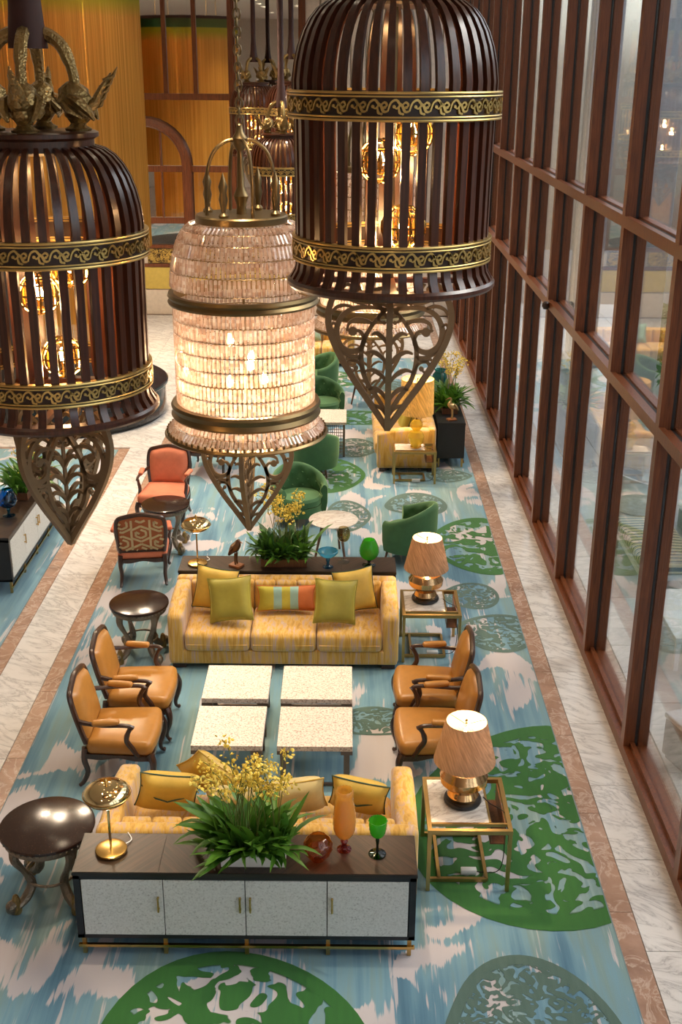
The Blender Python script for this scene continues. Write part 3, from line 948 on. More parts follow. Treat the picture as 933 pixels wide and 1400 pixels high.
    ch.build('chain', 'old_brass', t_, kind='stuff')
    MB().tube([(0, 0, .80), (0, 0, 2.2)], .010, 6).build('centre_rod', 'old_brass', t_)
    for k in range(5):
        a = 2 * PI * k / 5
        x, y, z2 = .13 * math.cos(a), .13 * math.sin(a), 1.12 + .13 * (k % 3)
        link('bulb', BULB, t_, (x, y, z2))
        lamp_light(t_, (x, y, z2 - .07), watts * .5, (1, .72, .44), .03)      # each bulb's own light
    for k in range(4):
        link('fret_wing', FRET, t_, rot=(0, 0, PI / 2 * k + R(-6)), scale=(.92, .92, .90))
    MB().tube([(0, 0, .01), (0, 0, .76)], .012, 8).build('drop_spine', 'bronze_fret', t_)
crystal_lantern('beaded crystal lantern with brass bands hanging between the wooden lanterns by a chain', (-.69, 7.72, 2.65), True, 30)
crystal_lantern('beaded crystal lantern partly hidden behind the pierced drop of a wooden lantern', (.24, 10.9, 2.72), False, 30)

# ------------------------------------------------------------------ gold thread curtain and round counter beneath it
cx0, cy0 = -4.85, 19.75
mb = MB()
for ring_r, cnt, low in ((1.52, 620, 2.93), (1.46, 420, 2.93), (1.20, 460, 1.30)):
    for i in range(cnt):
        a = 2 * PI * i / cnt + rnd.uniform(-.002, .002)
        x, y = cx0 + ring_r * math.cos(a), cy0 + ring_r * math.sin(a)
        z0 = low + rnd.uniform(0, .05)
        q = .0075
        for za, zb in ((z0, 7.1),):
            mb.add([(x + q * math.cos(b), y + q * math.sin(b), z_) for z_ in (za, zb) for b in (0, 2.1, 4.2)], [(0, 1, 4, 3), (1, 2, 5, 4), (2, 0, 3, 5)])
cur = thing('thread_curtain', 'round curtain of hanging gold threads above the black round counter', 'curtain', (cx0, cy0, 2.93))
mb.v = [(x - cx0, y - cy0, z_ - 2.93) for x, y, z_ in mb.v]
mb.build('threads', 'gold_thread', cur, smooth=0, kind='stuff')
for ra, rb in ((1.44, 1.54), (1.17, 1.23)):
    MB().lathe([(ra, 4.17), (rb, 4.17), (rb, 4.25), (ra, 4.25)], 64, close=True).build('hanging_ring', 'rod_red', cur)
for k in range(6):
    a = 2 * PI * k / 6
    MB().tube([(1.2 * math.cos(a), 1.2 * math.sin(a), 4.21), (1.49 * math.cos(a), 1.49 * math.sin(a), 4.21)], .012, 6).build('ring_spoke', 'old_brass', cur)
for k in range(6):
    a = 2 * PI * k / 6
    MB().tube([(1.49 * math.cos(a), 1.49 * math.sin(a), 4.2), (1.49 * math.cos(a), 1.49 * math.sin(a), 5.06)], .012, 6).build('hanger', 'old_brass', cur)
ct = thing('round_counter', 'low black polished stone counter, round, standing on the marble floor', 'counter', (cx0, cy0, -.01))
MB().lathe([(0, 0), (1.58, 0), (1.58, .06), (0, .06)], 64).build('plinth', 'black_paint', ct)
for k in range(24):
    MB().lathe([(1.55, .065), (1.64, .065), (1.64, .54), (1.55, .54)], 4, a0=2 * PI * k / 24 + .003, a1=2 * PI * (k + 1) / 24 - .003, close=True).build('stone_panel', 'black_stone', ct, smooth=20)
MB().lathe([(0, .545), (1.68, .545), (1.69, .56), (1.69, .60), (1.67, .615), (0, .615)], 64).build('counter_top', 'black_stone', ct)
# ------------------------------------------------------------------ sofas
def sofa(label, loc, rz, W=2.36, D=.86, fab='sofa_fabric', top=.70, nseat=3, inset=0.):
    """front looks along -y, origin at the middle of the front edge on the floor"""
    t_ = thing('sofa', label, 'sofa', loc, rz)
    h = W / 2
    A = .165
    MB().rbox(-h + .01, h - .01, .01 + inset, D - .01, .055, .215, .02, 2, fill=2).build('base', fab, t_)
    for s_ in (-1, 1):
        x0, x1 = (-h, -h + A) if s_ < 0 else (h - A, h)
        m_ = MB().rbox(x0, x1, .0, D - .05, .06, top - .02, .045, 3, (.010, 0, .006))
        # arms lean: highest at the back
        m_.v = [(x, y, z_ - (max(0, .30 - y) * .25 if z_ > .45 else 0)) for x, y, z_ in m_.v]
        m_.build('arm', fab, t_)
    b = MB().rbox(-h, h, D - .13, D, .06, top, .045, 3, (0, .004, .008), fill=8).build('back', fab, t_)
    nch = 9
    cw = (W - 2 * A) / nch
    chm = MB().rbox(-cw / 2 + .003, cw / 2 - .003, -.045, .045, .36, top - .01, .028, 3, (0, .022, 0)).mesh('back_channel', fab)
    for k in range(nch):
        link('back_channel', chm, t_, (-h + A + cw * (k + .5), D - .155, 0))
    sw = (W - 2 * A) / nseat
    cm = MB().rbox(-sw / 2 + .004, sw / 2 - .004, -.03 + inset, D - .21, .215, .425, .05, 3, (0, .012, .022), fill=6).mesh('seat_cushion', fab)
    pm = MB().tube([(-sw / 2 + .03, -.036 + inset, .30), (sw / 2 - .03, -.036 + inset, .30)], .006, 6).mesh('piping', fab)
    for k in range(nseat):
        c_ = link('seat_cushion', cm, t_, (-h + A + sw * (k + .5), 0, 0))
        link('piping', pm, c_)
    for x in (-h + .1, h - .1):
        for y in (.08, D - .08):
            MB().box(x - .07, x + .07, y - .04, y + .04, 0, .058).build('foot', 'chair_wood', t_, smooth=0)
    return t_
sofa('gold and lilac streaked three-seat sofa facing the stone coffee tables, olive cushions on it', (-.61, 10.38, .0), 0)
sofa('yellow sofa seen from behind, backing onto the sideboard with the tall amber vase', (-.61, 7.80, .0), PI, 2.34, 1.0, 'sofa_fabric', .68, 3, .20)
sofa('yellow sofa seen from its arm end, beside the black sideboard by the windows', (.50, 17.75, 0), -PI / 2, 2.3, .90)
sofa('yellow sofa at the far end of the rug', (-.75, 23.2, 0), R(0), 1.9, .85)

# ------------------------------------------------------------------ cushions
def pillow_mesh(w_, h_, th, name, mat):
    n = 14
    vs, fs = [], []
    for s_ in (-1, 1):
        for i in range(n + 1):
            for j in range(n + 1):
                u, v = i / n * 2 - 1, j / n * 2 - 1
                x = u * w_ / 2 * (1 - .09 * (1 - v * v) * abs(u))
                z_ = v * h_ / 2 * (1 - .09 * (1 - u * u) * abs(v))
                t_ = th / 2 * max(0, (1 - u ** 4) * (1 - v ** 4)) ** .55 * (1 - .12 * math.cos(u * 3) * math.cos(v * 2))
                vs.append((x, s_ * t_, z_))
    m = (n + 1) ** 2
    for i in range(n):
        for j in range(n):
            a, b, c_, d_ = i * (n + 1) + j, (i + 1) * (n + 1) + j, (i + 1) * (n + 1) + j + 1, i * (n + 1) + j + 1
            fs.append((a, b, c_, d_)); fs.append((m + d_, m + c_, m + b, m + a))
    return MB().add(vs, fs).mesh(name, mat, 60, weld=True)
def pillow_edge(w_, h_):
    pts = []
    n = 10
    for k in range(4):
        for i in range(n):
            q = i / n * 2 - 1
            u, v = [(q, -1), (1, q), (-q, 1), (-1, -q)][k]
            pts.append((u * w_ / 2 * (1 - .09 * (1 - v * v) * abs(u)), 0, v * h_ / 2 * (1 - .09 * (1 - u * u) * abs(v))))
    pts.append(pts[0])
    return MB().tube(pts, .006, 6, False)
def cushion(label, loc, rot, mat, pipe, w_=.46, h_=.46, th=.17, group=None, bow=False):
    me = pillow_mesh(w_, h_, th, 'cushion_cover', mat)
    t_ = thing('throw_cushion', label, 'cushion', loc, 0, group)
    t_.rotation_euler = rot
    mr = t_.rotation_euler.to_matrix()
    t_.location.z = .457 - min((mr @ v.co).z for v in me.vertices)      # rests on the seat
    link('cushion_cover', me, t_)
    pillow_edge(w_, h_).build('piping', pipe, t_)
    if bow:
        MB().tube([(-w_ * .45, -th * .12, h_ * .2), (-w_ * .2, -th * .5, h_ * .05), (0, -th * .52, -h_ * .02), (w_ * .25, -th * .46, h_ * .1), (w_ * .44, -th * .15, h_ * .3)], .006, 6).build('cord', pipe, t_)
    return t_
SY = 10.86
cushion('gold satin cushion with dark piping, behind an olive one, near the round dark table', (-1.34, 10.85, 0), (R(-16), R(5), R(-12)), 'gold_satin', 'piping_green', .46, .46)
cushion('olive velvet cushion leaning on a gold one near the round dark table', (-1.16, 10.60, 0), (R(-24), R(-8), R(-6)), 'olive_velvet', 'olive_velvet', .46, .46)
cushion('olive velvet cushion beside the striped lumbar cushion, near the lamp', (-.08, 10.57, 0), (R(-20), R(6), R(8)), 'olive_velvet', 'olive_velvet', .44, .46)
cushion('gold satin cushion with dark piping tucked in the sofa corner near the lamp', (.12, 10.84, 0), (R(-16), R(-5), R(14)), 'gold_satin', 'piping_green', .44, .46)
lb = thing('lumbar_cushion', 'lumbar cushion striped lime, aqua and rust in the middle of the sofa', 'cushion', (-.60, 10.84, .60))
lb.rotation_euler = (R(-18), 0, R(2))
pm_ = pillow_mesh(.62, .27, .15, 'cushion_cover', 'lime_cloth')
for nm in ('aqua_cloth', 'rust_cloth', 'black_gasket'):
    pm_.materials.append(M[nm])
for p in pm_.polygons:
    x = p.center.x
    p.material_index = 0 if x < -.13 else (1 if x < .12 else (3 if x < .145 else 2))
    if abs(x) < .028: p.material_index = 0
link('cushion_cover', pm_, lb)
pillow_edge(.62, .27).build('piping', 'rust_cloth', lb)
cushion('gold satin cushion tied with a green cord, on the near sofa beside the dome lamp', (-1.31, 7.25, 0), (R(24), R(10), R(8)), 'gold_satin', 'piping_green', .46, .46, .17, None, True)
cushion('gold satin cushion standing on its corner on the near sofa, beside the orchid planter', (-1.02, 7.45, 0), (R(30), R(38), R(-4)), 'gold_satin', 'gold_satin', .42, .42)
cushion('pale yellow cushion on the near sofa behind the orchid planter', (-.80, 7.26, 0), (R(28), R(0), R(4)), 'pale_satin', 'pale_satin', .44, .36)
cushion('pale yellow cushion on the near sofa behind the tall amber vase', (-.34, 7.26, 0), (R(26), R(-6), R(4)), 'pale_satin', 'gold_satin', .44, .42)
cushion('yellow cushion with green cord on the near sofa behind the green goblet', (.13, 7.26, 0), (R(26), R(8), R(-8)), 'gold_satin', 'piping_green', .44, .42, .17, None, True)
cushion('olive velvet cushion on the sofa beside the black sideboard by the windows', (.98, 17.25, 0), (R(-16), R(4), R(-78)), 'olive_velvet', 'piping_green', .44, .44)
cushion('gold cushion on the sofa beside the black sideboard by the windows', (.98, 17.95, 0), (R(-14), R(4), R(-88)), 'gold_satin', 'gold_satin', .44, .44)
cushion('aqua cushion on the yellow sofa at the far end of the rug', (-.75, 23.66, 0), (R(-16), 0, 0), 'aqua_cloth', 'aqua_cloth', .5, .4)

# ------------------------------------------------------------------ carved armchairs
def armchair(kind):
    lt = kind == 'leather'
    up = 'leather' if lt else 'coral'
    t_ = thing('carved_armchair', '-', 'armchair')
    wd = 'chair_wood'
    # seat: front edge at y=-.30, back at y=.26
    m_ = MB().rbox(-.30, .30, -.31, .25, .335, .475, .05, 3, (.004, .008, .03), fill=6)
    m_.v = [(x * (1 + .06 * (-y / .3)), y - .03 * (1 - (x / .3) ** 2) * (1 if y < 0 else 0) * (-y / .3), z_) for x, y, z_ in m_.v]
    m_.build('seat', up, t_)
    # apron: serpentine rail
    def apron(pts, drop):
        mb = MB()
        n = 12
        vs, fs = [], []
        (xa, ya), (xb, yb) = pts
        for i in range(n + 1):
            q = i / n
            x, y = xa + (xb - xa) * q, ya + (yb - ya) * q
            dz = drop * (math.sin(PI * q) ** 2 * .6 - .5 * math.sin(2 * PI * q) ** 2) + .02
            L = math.hypot(xb - xa, yb - ya)
            nx, ny = -(yb - ya) / L * .014, (xb - xa) / L * .014
            zt, zb = .35, .285 + dz
            vs += [(x + nx, y + ny, zb), (x - nx, y - ny, zb), (x - nx, y - ny, zt), (x + nx, y + ny, zt)]
        for i in range(n):
            for a in range(4):
                b = (a + 1) % 4
                fs.append((i * 4 + a, i * 4 + b, i * 4 + 4 + b, i * 4 + 4 + a))
        fs += [(3, 2, 1, 0), tuple(range(4 * n, 4 * n + 4))]
        return mb.add(vs, fs)
    for pr in (((-.30, -.315), (.30, -.315)), ((-.27, .25), (.27, .25)), ((-.31, -.31), (-.275, .25)), ((.31, -.31), (.275, .25))):
        apron(pr, .03).build('seat_rail', wd, t_)
    # legs
    for s_ in (-1, 1):
        pts = catmull([(s_ * .295, -.30, .36), (s_ * .315, -.325, .29), (s_ * .305, -.32, .20), (s_ * .285, -.29, .10), (s_ * .285, -.295, .045), (s_ * .30, -.325, .024)], 4)
        rr = [.036 - .020 * min(1, i / (len(pts) * .75)) for i in range(len(pts))]
        rr[-3:] = [.018, .022, .018]
        MB().tube(pts, rr, 8).build('leg', wd, t_)
        pts = catmull([(s_ * .26, .255, .40), (s_ * .265, .27, .28), (s_ * .255, .25, .16), (s_ * .262, .285, .065), (s_ * .268, .325, .024)], 4)
        MB().tube(pts, [.030 - .014 * i / len(pts) for i in range(len(pts))], 8).build('leg', wd, t_)
    # back: leaning frame with a shaped crest; local frame tilted
    tl = Matrix.Translation((0, .245, .44)) @ Matrix.Rotation(R(-13), 4, 'X')
    out = [(-.255, 0), (-.27, .10), (-.285, .26), (-.28, .40), (-.255, .47), (-.19, .495), (-.10, .515), (0, .53)]
    out = out + [(-x, z_) for x, z_ in reversed(out[:-1])]
    fr = MB().tube([(x, 0, z_) for x, z_ in catmull(out, 3)], .026, 8)
    fr.tube([(-.26, 0, .02), (.26, 0, .02)], .026, 8)
    fr.xf(tl).build('back_frame', wd, t_)
    def panel(y0, y1, puff, sc_):
        o = catmull(out, 3)
        vs, fs = [], []
        cz = .26
        rings = [(0, puff), (.35, puff * .98), (.7, puff * .85), (.9, puff * .5), (1., 0)]
        n = len(o)
        for q, pf in rings:
            for x, z_ in o:
                vs.append((x * q * sc_, y0 + (y1 - y0) * pf, cz + (z_ - cz) * q * sc_))
        for r_ in range(len(rings) - 1):
            for i in range(n):
                j = (i + 1) % n
                fs.append((r_ * n + i, r_ * n + j, (r_ + 1) * n + j, (r_ + 1) * n + i))
        return MB().add(vs, fs)
    panel(-.008, -.075, 1, .95).xf(tl).build('back_pad', up, t_)
    pb = panel(.008, .030, 1, .95).xf(tl)
    bk = pb.build('outer_back', 'leather' if lt else 'ikat_rust', t_)
    if not lt:
        pat = MB()
        def hexring(cx_, cz_, r_, turns=6, start=0):
            return [(cx_ + r_ * math.cos(R(60 * i + 30)), cz_ + r_ * .88 * math.sin(R(60 * i + 30))) for i in range(start, start + turns + 1)]
        for cx_, cz_ in ((0, .275), (-.215, .41), (.215, .41), (-.215, .14), (.215, .14), (0, .02), (0, .545)):
            for r_, tn, st in ((.125, 6, 0), (.068, 5, 1)):
                hp = hexring(cx_, cz_, r_, tn, st)
                if tn == 5: hp.append((cx_ + .015, cz_))
                for a, b in zip(hp[:-1], hp[1:]):
                    n_ = 4
                    seg = [(a[0] + (b[0] - a[0]) * i / n_, a[1] + (b[1] - a[1]) * i / n_) for i in range(n_ + 1)]
                    seg = [p for p in seg if abs(p[0]) < .262 and .04 < p[1] < .49 - .06 * abs(p[0]) / .26]
                    if len(seg) > 1:
                        q_ = MB()
                        stroke(q_, seg, .026, .026, .026, k=1, th=.003)
                        pat.add([(x, y + .030 - .0 * abs(x), z_) for x, y, z_ in q_.v], q_.f)
        pat.xf(tl).build('woven_pattern', 'ikat_cream', t_, kind='stuff', smooth=0)
    # arms
    for s_ in (-1, 1):
        pts = catmull([(s_ * .275, .30, .665), (s_ * .30, .20, .655), (s_ * .325, .05, .655), (s_ * .33, -.09, .66), (s_ * .33, -.15, .652), (s_ * .325, -.175, .63)], 4)
        ar = MB().tube(pts, [.022] * 4 + [.019] * (len(pts) - 6) + [.026, .022], 8).build('arm', wd, t_)
        MB().rbox(-.032, .032, -.115, .115, -.014, .034, .022, 3, (0, 0, .006)).build('arm_pad', up, ar, (s_ * .322, .05, .672), (0, 0, s_ * R(-6)))
        pts = catmull([(s_ * .325, -.165, .645), (s_ * .325, -.13, .58), (s_ * .315, -.115, .50), (s_ * .31, -.16, .42), (s_ * .305, -.20, .34)], 4)
        MB().tube(pts, [.020] * 5 + [.024] * (len(pts) - 5), 8).build('arm_support', wd, t_)
    return t_
lc = armchair('leather')
def place(o, loc, rz, label, group=None):
    o.location = loc; o.rotation_euler = (0, 0, rz); o['label'] = label
    if group: o['group'] = group
LG = 'tan leather armchairs around the coffee tables'
place(lc, (-1.93, 8.56, 0), R(90), 'tan leather armchair nearer the dome lamp, on the aisle side of the coffee tables', LG)
dup(lc, (-1.90, 9.31, 0), R(90), 'tan leather armchair nearer the streaked sofa, on the aisle side of the coffee tables', LG)
dup(lc, (.80, 8.60, 0), R(-88), 'tan leather armchair on the window side of the coffee tables, behind the big table lamp', LG)
dup(lc, (.82, 9.36, 0), R(-91), 'tan leather armchair on the window side of the coffee tables, next to the sofa arm', LG)
cc_ = armchair('coral')
CG = 'coral armchairs along the aisle'
place(cc_, (-2.42, 12.66, 0), R(188), 'coral armchair turned away, showing its hexagon-patterned back and four legs', CG)
dup(cc_, (-2.43, 14.52, 0), R(-4), 'coral armchair with plain padded back showing, facing the patterned-back chair across a round table', CG)
dup(cc_, (-2.05, 16.62, 0), R(172), 'coral armchair with hexagon-patterned back, half hidden behind the pierced drop of the crystal lantern', CG)

# ------------------------------------------------------------------ round carved tables
def round_table(label, loc, r, h):
    t_ = thing('round_table', label, 'table', loc, R(45), 'round dark carved side tables')
    MB().lathe([(0, h - .03), (r, h - .03), (r + .008, h - .018), (r + .005, h - .004), (r - .01, h), (0, h)], 48).build('table_top', 'black_granite', t_)
    ap = MB().lathe([(r - .05, h - .085), (r - .02, h - .085), (r - .012, h - .06), (r - .018, h - .03), (r - .05, h - .03)], 48, close=True).build('apron', 'carved_pewter', t_)
    nb = 44
    bead = MB().lathe([(0, -.010), (.010, -.004), (.010, .004), (0, .010)], 6).mesh('apron_bead', 'carved_pewter')
    for k in range(nb):
        a = 2 * PI * k / nb
        link('apron_bead', bead, ap, ((r - .010) * math.cos(a), (r - .010) * math.sin(a), h - .045))
    for k in range(4):
        a = PI / 2 * k
        ca, sa = math.cos(a), math.sin(a)
        f = r / .33
        pts = catmull([(.27 * f, h - .08), (.275 * f, h * .72), (.20 * f, h * .48), (.165 * f, h * .30), (.22 * f, h * .14), (.30 * f, .045), (.335 * f, .035), (.345 * f, .075), (.315 * f, .09)], 4)
        rr = [.022 + .016 * abs(math.cos(i * .22)) for i in range(len(pts))]
        lg = MB().tube([(q * ca, q * sa, z_) for q, z_ in pts], rr, 8).build('leg', 'carved_pewter', t_)
        MB().lathe([(0, 0), (.035, 0), (.04, .03), (.03, .06), (.035, .10), (.02, .15), (0, .165)], 10).build('foot_scroll', 'carved_gilt', lg, (.30 * f * ca, .30 * f * sa, .0))
    rs = .185 * r / .33
    MB().tube([(rs * math.cos(2 * PI * i / 32), rs * math.sin(2 * PI * i / 32), h * .34) for i in range(33)], .011, 6, False).build('stretcher_ring', 'carved_pewter', t_)
    return t_
round_table('round dark granite table between the patterned-back coral chair and the tan leather chairs', (-2.12, 10.68, 0), .30, .62)
round_table('round dark granite table between the two facing coral armchairs', (-2.27, 13.55, 0), .30, .62)
round_table('round dark granite table on carved legs, beside the near white-doored sideboard', (-2.16, 6.95, 0), .34, .62)

# ------------------------------------------------------------------ coffee tables
def coffee_table(label, x0, x1, y0, y1):
    t_ = thing('coffee_table', label, 'coffee table', ((x0 + x1) / 2, (y0 + y1) / 2, 0), 0, 'square stone coffee tables')
    a, b, H_ = (x1 - x0) / 2, (y1 - y0) / 2, .42
    MB().rbox(-a, a, -b, b, H_ - .05, H_, .004, 1, fill=1).build('table_top', 'terrazzo', t_, smooth=0)
    for sx in (-1, 1):
        for sy in (-1, 1):
            x, y = sx * (a - .05), sy * (b - .05)
            lg = MB().box(x - .025, x + .025, y - .025, y + .025, 0, H_ - .05).build('leg', 'coffee_bronze', t_, smooth=0)
            MB().box(x - .05, x + .05, y - .05, y + .05, H_ - .085, H_ - .05).build('leg_bracket', 'coffee_bronze', lg, smooth=0)
    for sy in (-1, 1):
        MB().box(-a + .06, a - .06, sy * (b - .05) - .012, sy * (b - .05) + .012, .0, .02).build('base_rail', 'coffee_bronze', t_, smooth=0)
coffee_table('square stone coffee table by the sofa and the tan chairs on the aisle side', -1.29, -.68, 9.09, 9.71)
coffee_table('square stone coffee table by the sofa and the tan chairs on the window side', -.565, .09, 9.09, 9.71)
coffee_table('square stone coffee table by the orchid planter and the tan chairs on the aisle side', -1.29, -.68, 8.31, 8.96)
coffee_table('square stone coffee table by the amber vase and the tan chairs on the window side', -.555, .09, 8.31, 8.96)

# ------------------------------------------------------------------ sideboards
def sideboard(label, loc, rz, L=2.34, D=.42, ndoor=4, H_=.71, black=False, far=False):
    """doors look along -y; origin at the middle of the front on the floor"""
    t_ = thing('sideboard', label, 'sideboard', loc, rz)
    h = L / 2
    zb = .15
    if black:
        MB().box(-h, h, 0, D, zb, H_ - .02).build('carcass', 'black_paint', t_, smooth=0)
    else:
        b = MB().box(-h, h, .03, D, zb, zb + .02).box(-h, h, .03, D, H_ - .055, H_ - .03).box(-h, -h + .045, .03, D, zb, H_ - .03).box(h - .045, h, .03, D, zb, H_ - .03).box(-h, h, D - .02, D, zb, H_ - .03)
        b.box(-h, h, -.002, .03, zb, zb + .03).box(-h, h, -.002, .03, H_ - .06, H_ - .03).box(-h, -h + .045, -.002, .03, zb, H_ - .03).box(h - .045, h, -.002, .03, zb, H_ - .03)
        b.build('carcass', 'black_paint', t_, smooth=0)
    MB().box(-h - .005, h + .005, -.006, D + .005, H_ - .03, H_ - .004).build('top', 'black_oak', t_, smooth=0)
    npn = 4
    pw = (L - .0) / npn
    for k in range(npn):
        MB().box(-h + pw * k + .002, -h + pw * (k + 1) - .002, -.002, D - .002, H_ - .004, H_).build('top_veneer', 'black_paint' if black else ('chevron_a', 'chevron_b')[k % 2], t_, smooth=0)
    if not black:
        dw = (L - .10) / ndoor
        for k in range(ndoor):
            x0 = -h + .05 + dw * k
            dr = MB().rbox(x0 + .003, x0 + dw - .003, -.006, .016, zb + .034, H_ - .064, .003, 1, fill=1).build('door', 'shagreen', t_, smooth=0)
            hx = x0 + dw - .035 if k < ndoor / 2 else x0 + .035
            MB().tube([(hx, -.030, .40), (hx, -.030, .52)], .007, 8).tube([(hx, -.03, .415), (hx, -.004, .415)], .008, 8).tube([(hx, -.03, .505), (hx, -.004, .505)], .008, 8).build('handle', 'brass', dr)
    nl = 5
    for k in range(nl):
        x = -h + .035 + (L - .07) * k / (nl - 1)
        for y in (.03, D - .03):
            MB().box(x - .014, x + .014, y - .014, y + .014, 0, zb).build('leg', 'soft_brass', t_, smooth=0)
    for y in (.006, D - .006):
        MB().box(-h + .0, h - .0, y - .011, y + .011, .072, .094).build('foot_rail', 'brass', t_, smooth=0)
    return t_
sideboard('near sideboard with black top and four white mottled doors on a brass rail', (-.655, 6.31, 0), 0, 2.34)
sideboard('dark sideboard backing onto the streaked sofa, bird figurine on it', (-.61, 11.68, 0), PI, 2.36, .40)
sideboard('white-doored sideboard across the marble aisle, under a blue glass', (-3.88, 13.35, 0), R(90), 2.4)
sideboard('plain black sideboard beside the windows with a crane figurine', (1.44, 18.0, 0), R(-90), 2.35, .42, 4, .72, True)

# ------------------------------------------------------------------ brass lamp tables
def lamp_table(label, loc, sx, sy, h=.55):
    t_ = thing('lamp_table', label, 'side table', loc, 0, 'brass-framed marble lamp tables')
    q = .016
    def bar(x0, x1, y0, y1, z0, z1):
        MB().box(x0, x1, y0, y1, z0, z1).build('frame_bar', 'soft_brass', t_, smooth=0)
    for s_ in (-1, 1):
        y = s_ * (sy - q)
        bar(-sx, sx, y - q, y + q, h - .035, h)
        x = s_ * (sx - q)
        bar(x - q, x + q, -sy + 2 * q, sy - 2 * q, h - .035, h)
    bar(-sx + 2 * q, sx - 2 * q, -sy + .09, -sy + .11, h - .03, h - .005)
    split = sx * .50
    bar(split - .008, split + .008, -sy + .11, sy - 2 * q, h - .03, h - .002)
    MB().box(-sx + 2 * q, split - .008, -sy + .11, sy - 2 * q, h - .028, h - .004).build('marble_top', 'marble_top', t_, smooth=0)
    MB().box(split + .008, split + .016, -sy + .11, sy - 2 * q, h - .20, h - .03).build('trough_side', 'walnut', t_, smooth=0)
    MB().box(sx - .045, sx - .035, -sy + .11, sy - 2 * q, h - .20, h - .035).build('trough_side', 'walnut', t_, smooth=0)
    MB().box(split + .016, sx - .045, -sy + .11, sy - 2 * q, h - .20, h - .19).build('trough_bottom', 'walnut', t_, smooth=0)
    for x in (-sx + q, sx - q):
        for y in (-sy + q, sy - q):
            bar(x - q * .9, x + q * .9, y - q * .9, y + q * .9, 0, h - .035)
    for y in (-sy + .12, sy - q):
        bar(-sx + 2 * q, split, y - q * .8, y + q * .8, .0, .03)
    for x in (-sx + .11, split):
        bar(x - q * .8, x + q * .8, -sy + .12, sy - 2 * q, .0, .03)
    MB().rbox(-.03, .09, -.16, -.11, 0, .045, .006, 1, fill=1).build('socket_box', 'outlet_white', t_)
    MB().tube(catmull([(.14, .08, h), (split + .03, .0, h - .005), (sx - .03, -.1, h - .02), (sx - .02, -.12, h - .2), (sx - .05, -.16, .06), (.10, -.14, .02), (.06, -.135, .03)], 5), .004, 5).build('power_cord', 'cord_black', t_)
    return t_
lamp_table('brass-framed marble lamp table on the green motif, beside the near sofa arm', (.955, 7.345, 0), .315, .345)
lamp_table('brass-framed marble lamp table between the streaked sofa arm and the grey rug motifs', (.92, 10.87, 0), .305, .31)
lamp_table('brass-framed marble lamp table in front of the far sofa arm with the yellow lamp', (1.05, 16.28, 0), .32, .22, .50)

# ------------------------------------------------------------------ green velvet tub chairs
def tub_chair():
    t_ = thing('tub_chair', '-', 'armchair')
    n = 40
    A = R(122)
    vs, fs = [], []
    for i in range(n + 1):
        a = -A + 2 * A * i / n                      # 0 = back (+y)
        top = .56 + .20 * (0.5 + .5 * math.cos(a * 180 / 122)) ** .8
        ro, ri = .385, .30
        prof = [(ro - .03, .16), (ro - .005, .30), (ro, top - .06), (ro - .012, top - .02), (ro - .04, top), (ri + .02, top - .012), (ri, top - .05)]
        for q in range(5):
            z_ = top - .09 - (top - .09 - .34) * q / 4
            prof.append((ri + .018 * math.cos(a * 9) * math.cos(q * PI / 2 + (0 if q % 2 else PI)), z_))
        prof.append((ri, .30)); prof.append((ri, .16))
        for r, z_ in prof:
            vs.append((r * math.sin(a), r * math.cos(a), z_))
    m = len(prof)
    for i in range(n):
        for k in range(m):
            j = (k + 1) % m
            fs.append((i * m + k, i * m + j, (i + 1) * m + j, (i + 1) * m + k))
    fs += [tuple(range(m - 1, -1, -1)), tuple(range(n * m, n * m + m))]
    fs = [tuple(reversed(f)) for f in fs]
    sh = MB().add(vs, fs).build('tub_back', 'green_velvet', t_, smooth=60)
    MB().lathe([(0, .15), (.29, .15), (.295, .20), (.295, .28), (0, .28)], 32).build('seat_base', 'green_velvet', t_)
    MB().lathe([(0, .28), (.27, .28), (.292, .30), (.295, .37), (.27, .405), (.15, .42), (0, .425)], 32).build('seat_cushion', 'green_velvet', t_)
    bt = MB().lathe([(0, -.010), (.012, -.004), (.012, .004), (0, .010)], 8).mesh('button', 'green_velvet')
    for q, zz in ((0, .62), (1, .52), (0, .44)):
        for k in range(-3, 4):
            a = R(28 * k + 14 * q)
            if zz > .6 and abs(k) > 1: continue
            link('button', bt, sh, (.296 * math.sin(a), .296 * math.cos(a), zz))
    for k in range(4):
        a = PI / 4 + PI / 2 * k
        MB().tube([(.25 * math.cos(a), .25 * math.sin(a), .155), (.29 * math.cos(a), .29 * math.sin(a), .004)], [.020, .012], 8).build('leg', 'walnut', t_)
    return t_
tc = tub_chair()
place(tc, (.80, 13.35, 0), R(-115), 'green velvet tub chair behind the green snifter, turned to the marble tea table')
dup(tc, (-.60, 14.5, 0), R(22), 'buttoned green velvet tub chair behind the orchid planter, facing the marble tea table')
dup(tc, (-.46, 16.5, 0), R(178), 'green velvet tub chair turned away, its smooth back beside the lattice console')
dup(tc, (-.38, 19.2, 0), R(25), 'buttoned green velvet tub chair behind the lattice console')
dup(tc, (-.50, 21.1, 0), R(-60), 'green velvet tub chair furthest down the rug, half hidden by the crystal lantern')
# marble tea table
tt = thing('tea_table', 'small round marble tea table on three wooden legs between green tub chairs', 'table', (-.13, 13.36, 0))
MB().lathe([(0, .475), (.29, .475), (.31, .485), (.31, .495), (.30, .50), (0, .50)], 40).build('table_top', 'marble_top', tt)
for k in range(3):
    a = 2 * PI * k / 3 + R(-50)
    MB().tube([(.13 * math.cos(a), .13 * math.sin(a), .475), (.23 * math.cos(a), .23 * math.sin(a), 0)], [.022, .014], 8).build('leg', 'walnut', tt)
# second tea table further on
dup(tt, (.35, 20.4, 0), 0, 'small round marble tea table far along the rug, beyond the green leaf motif')
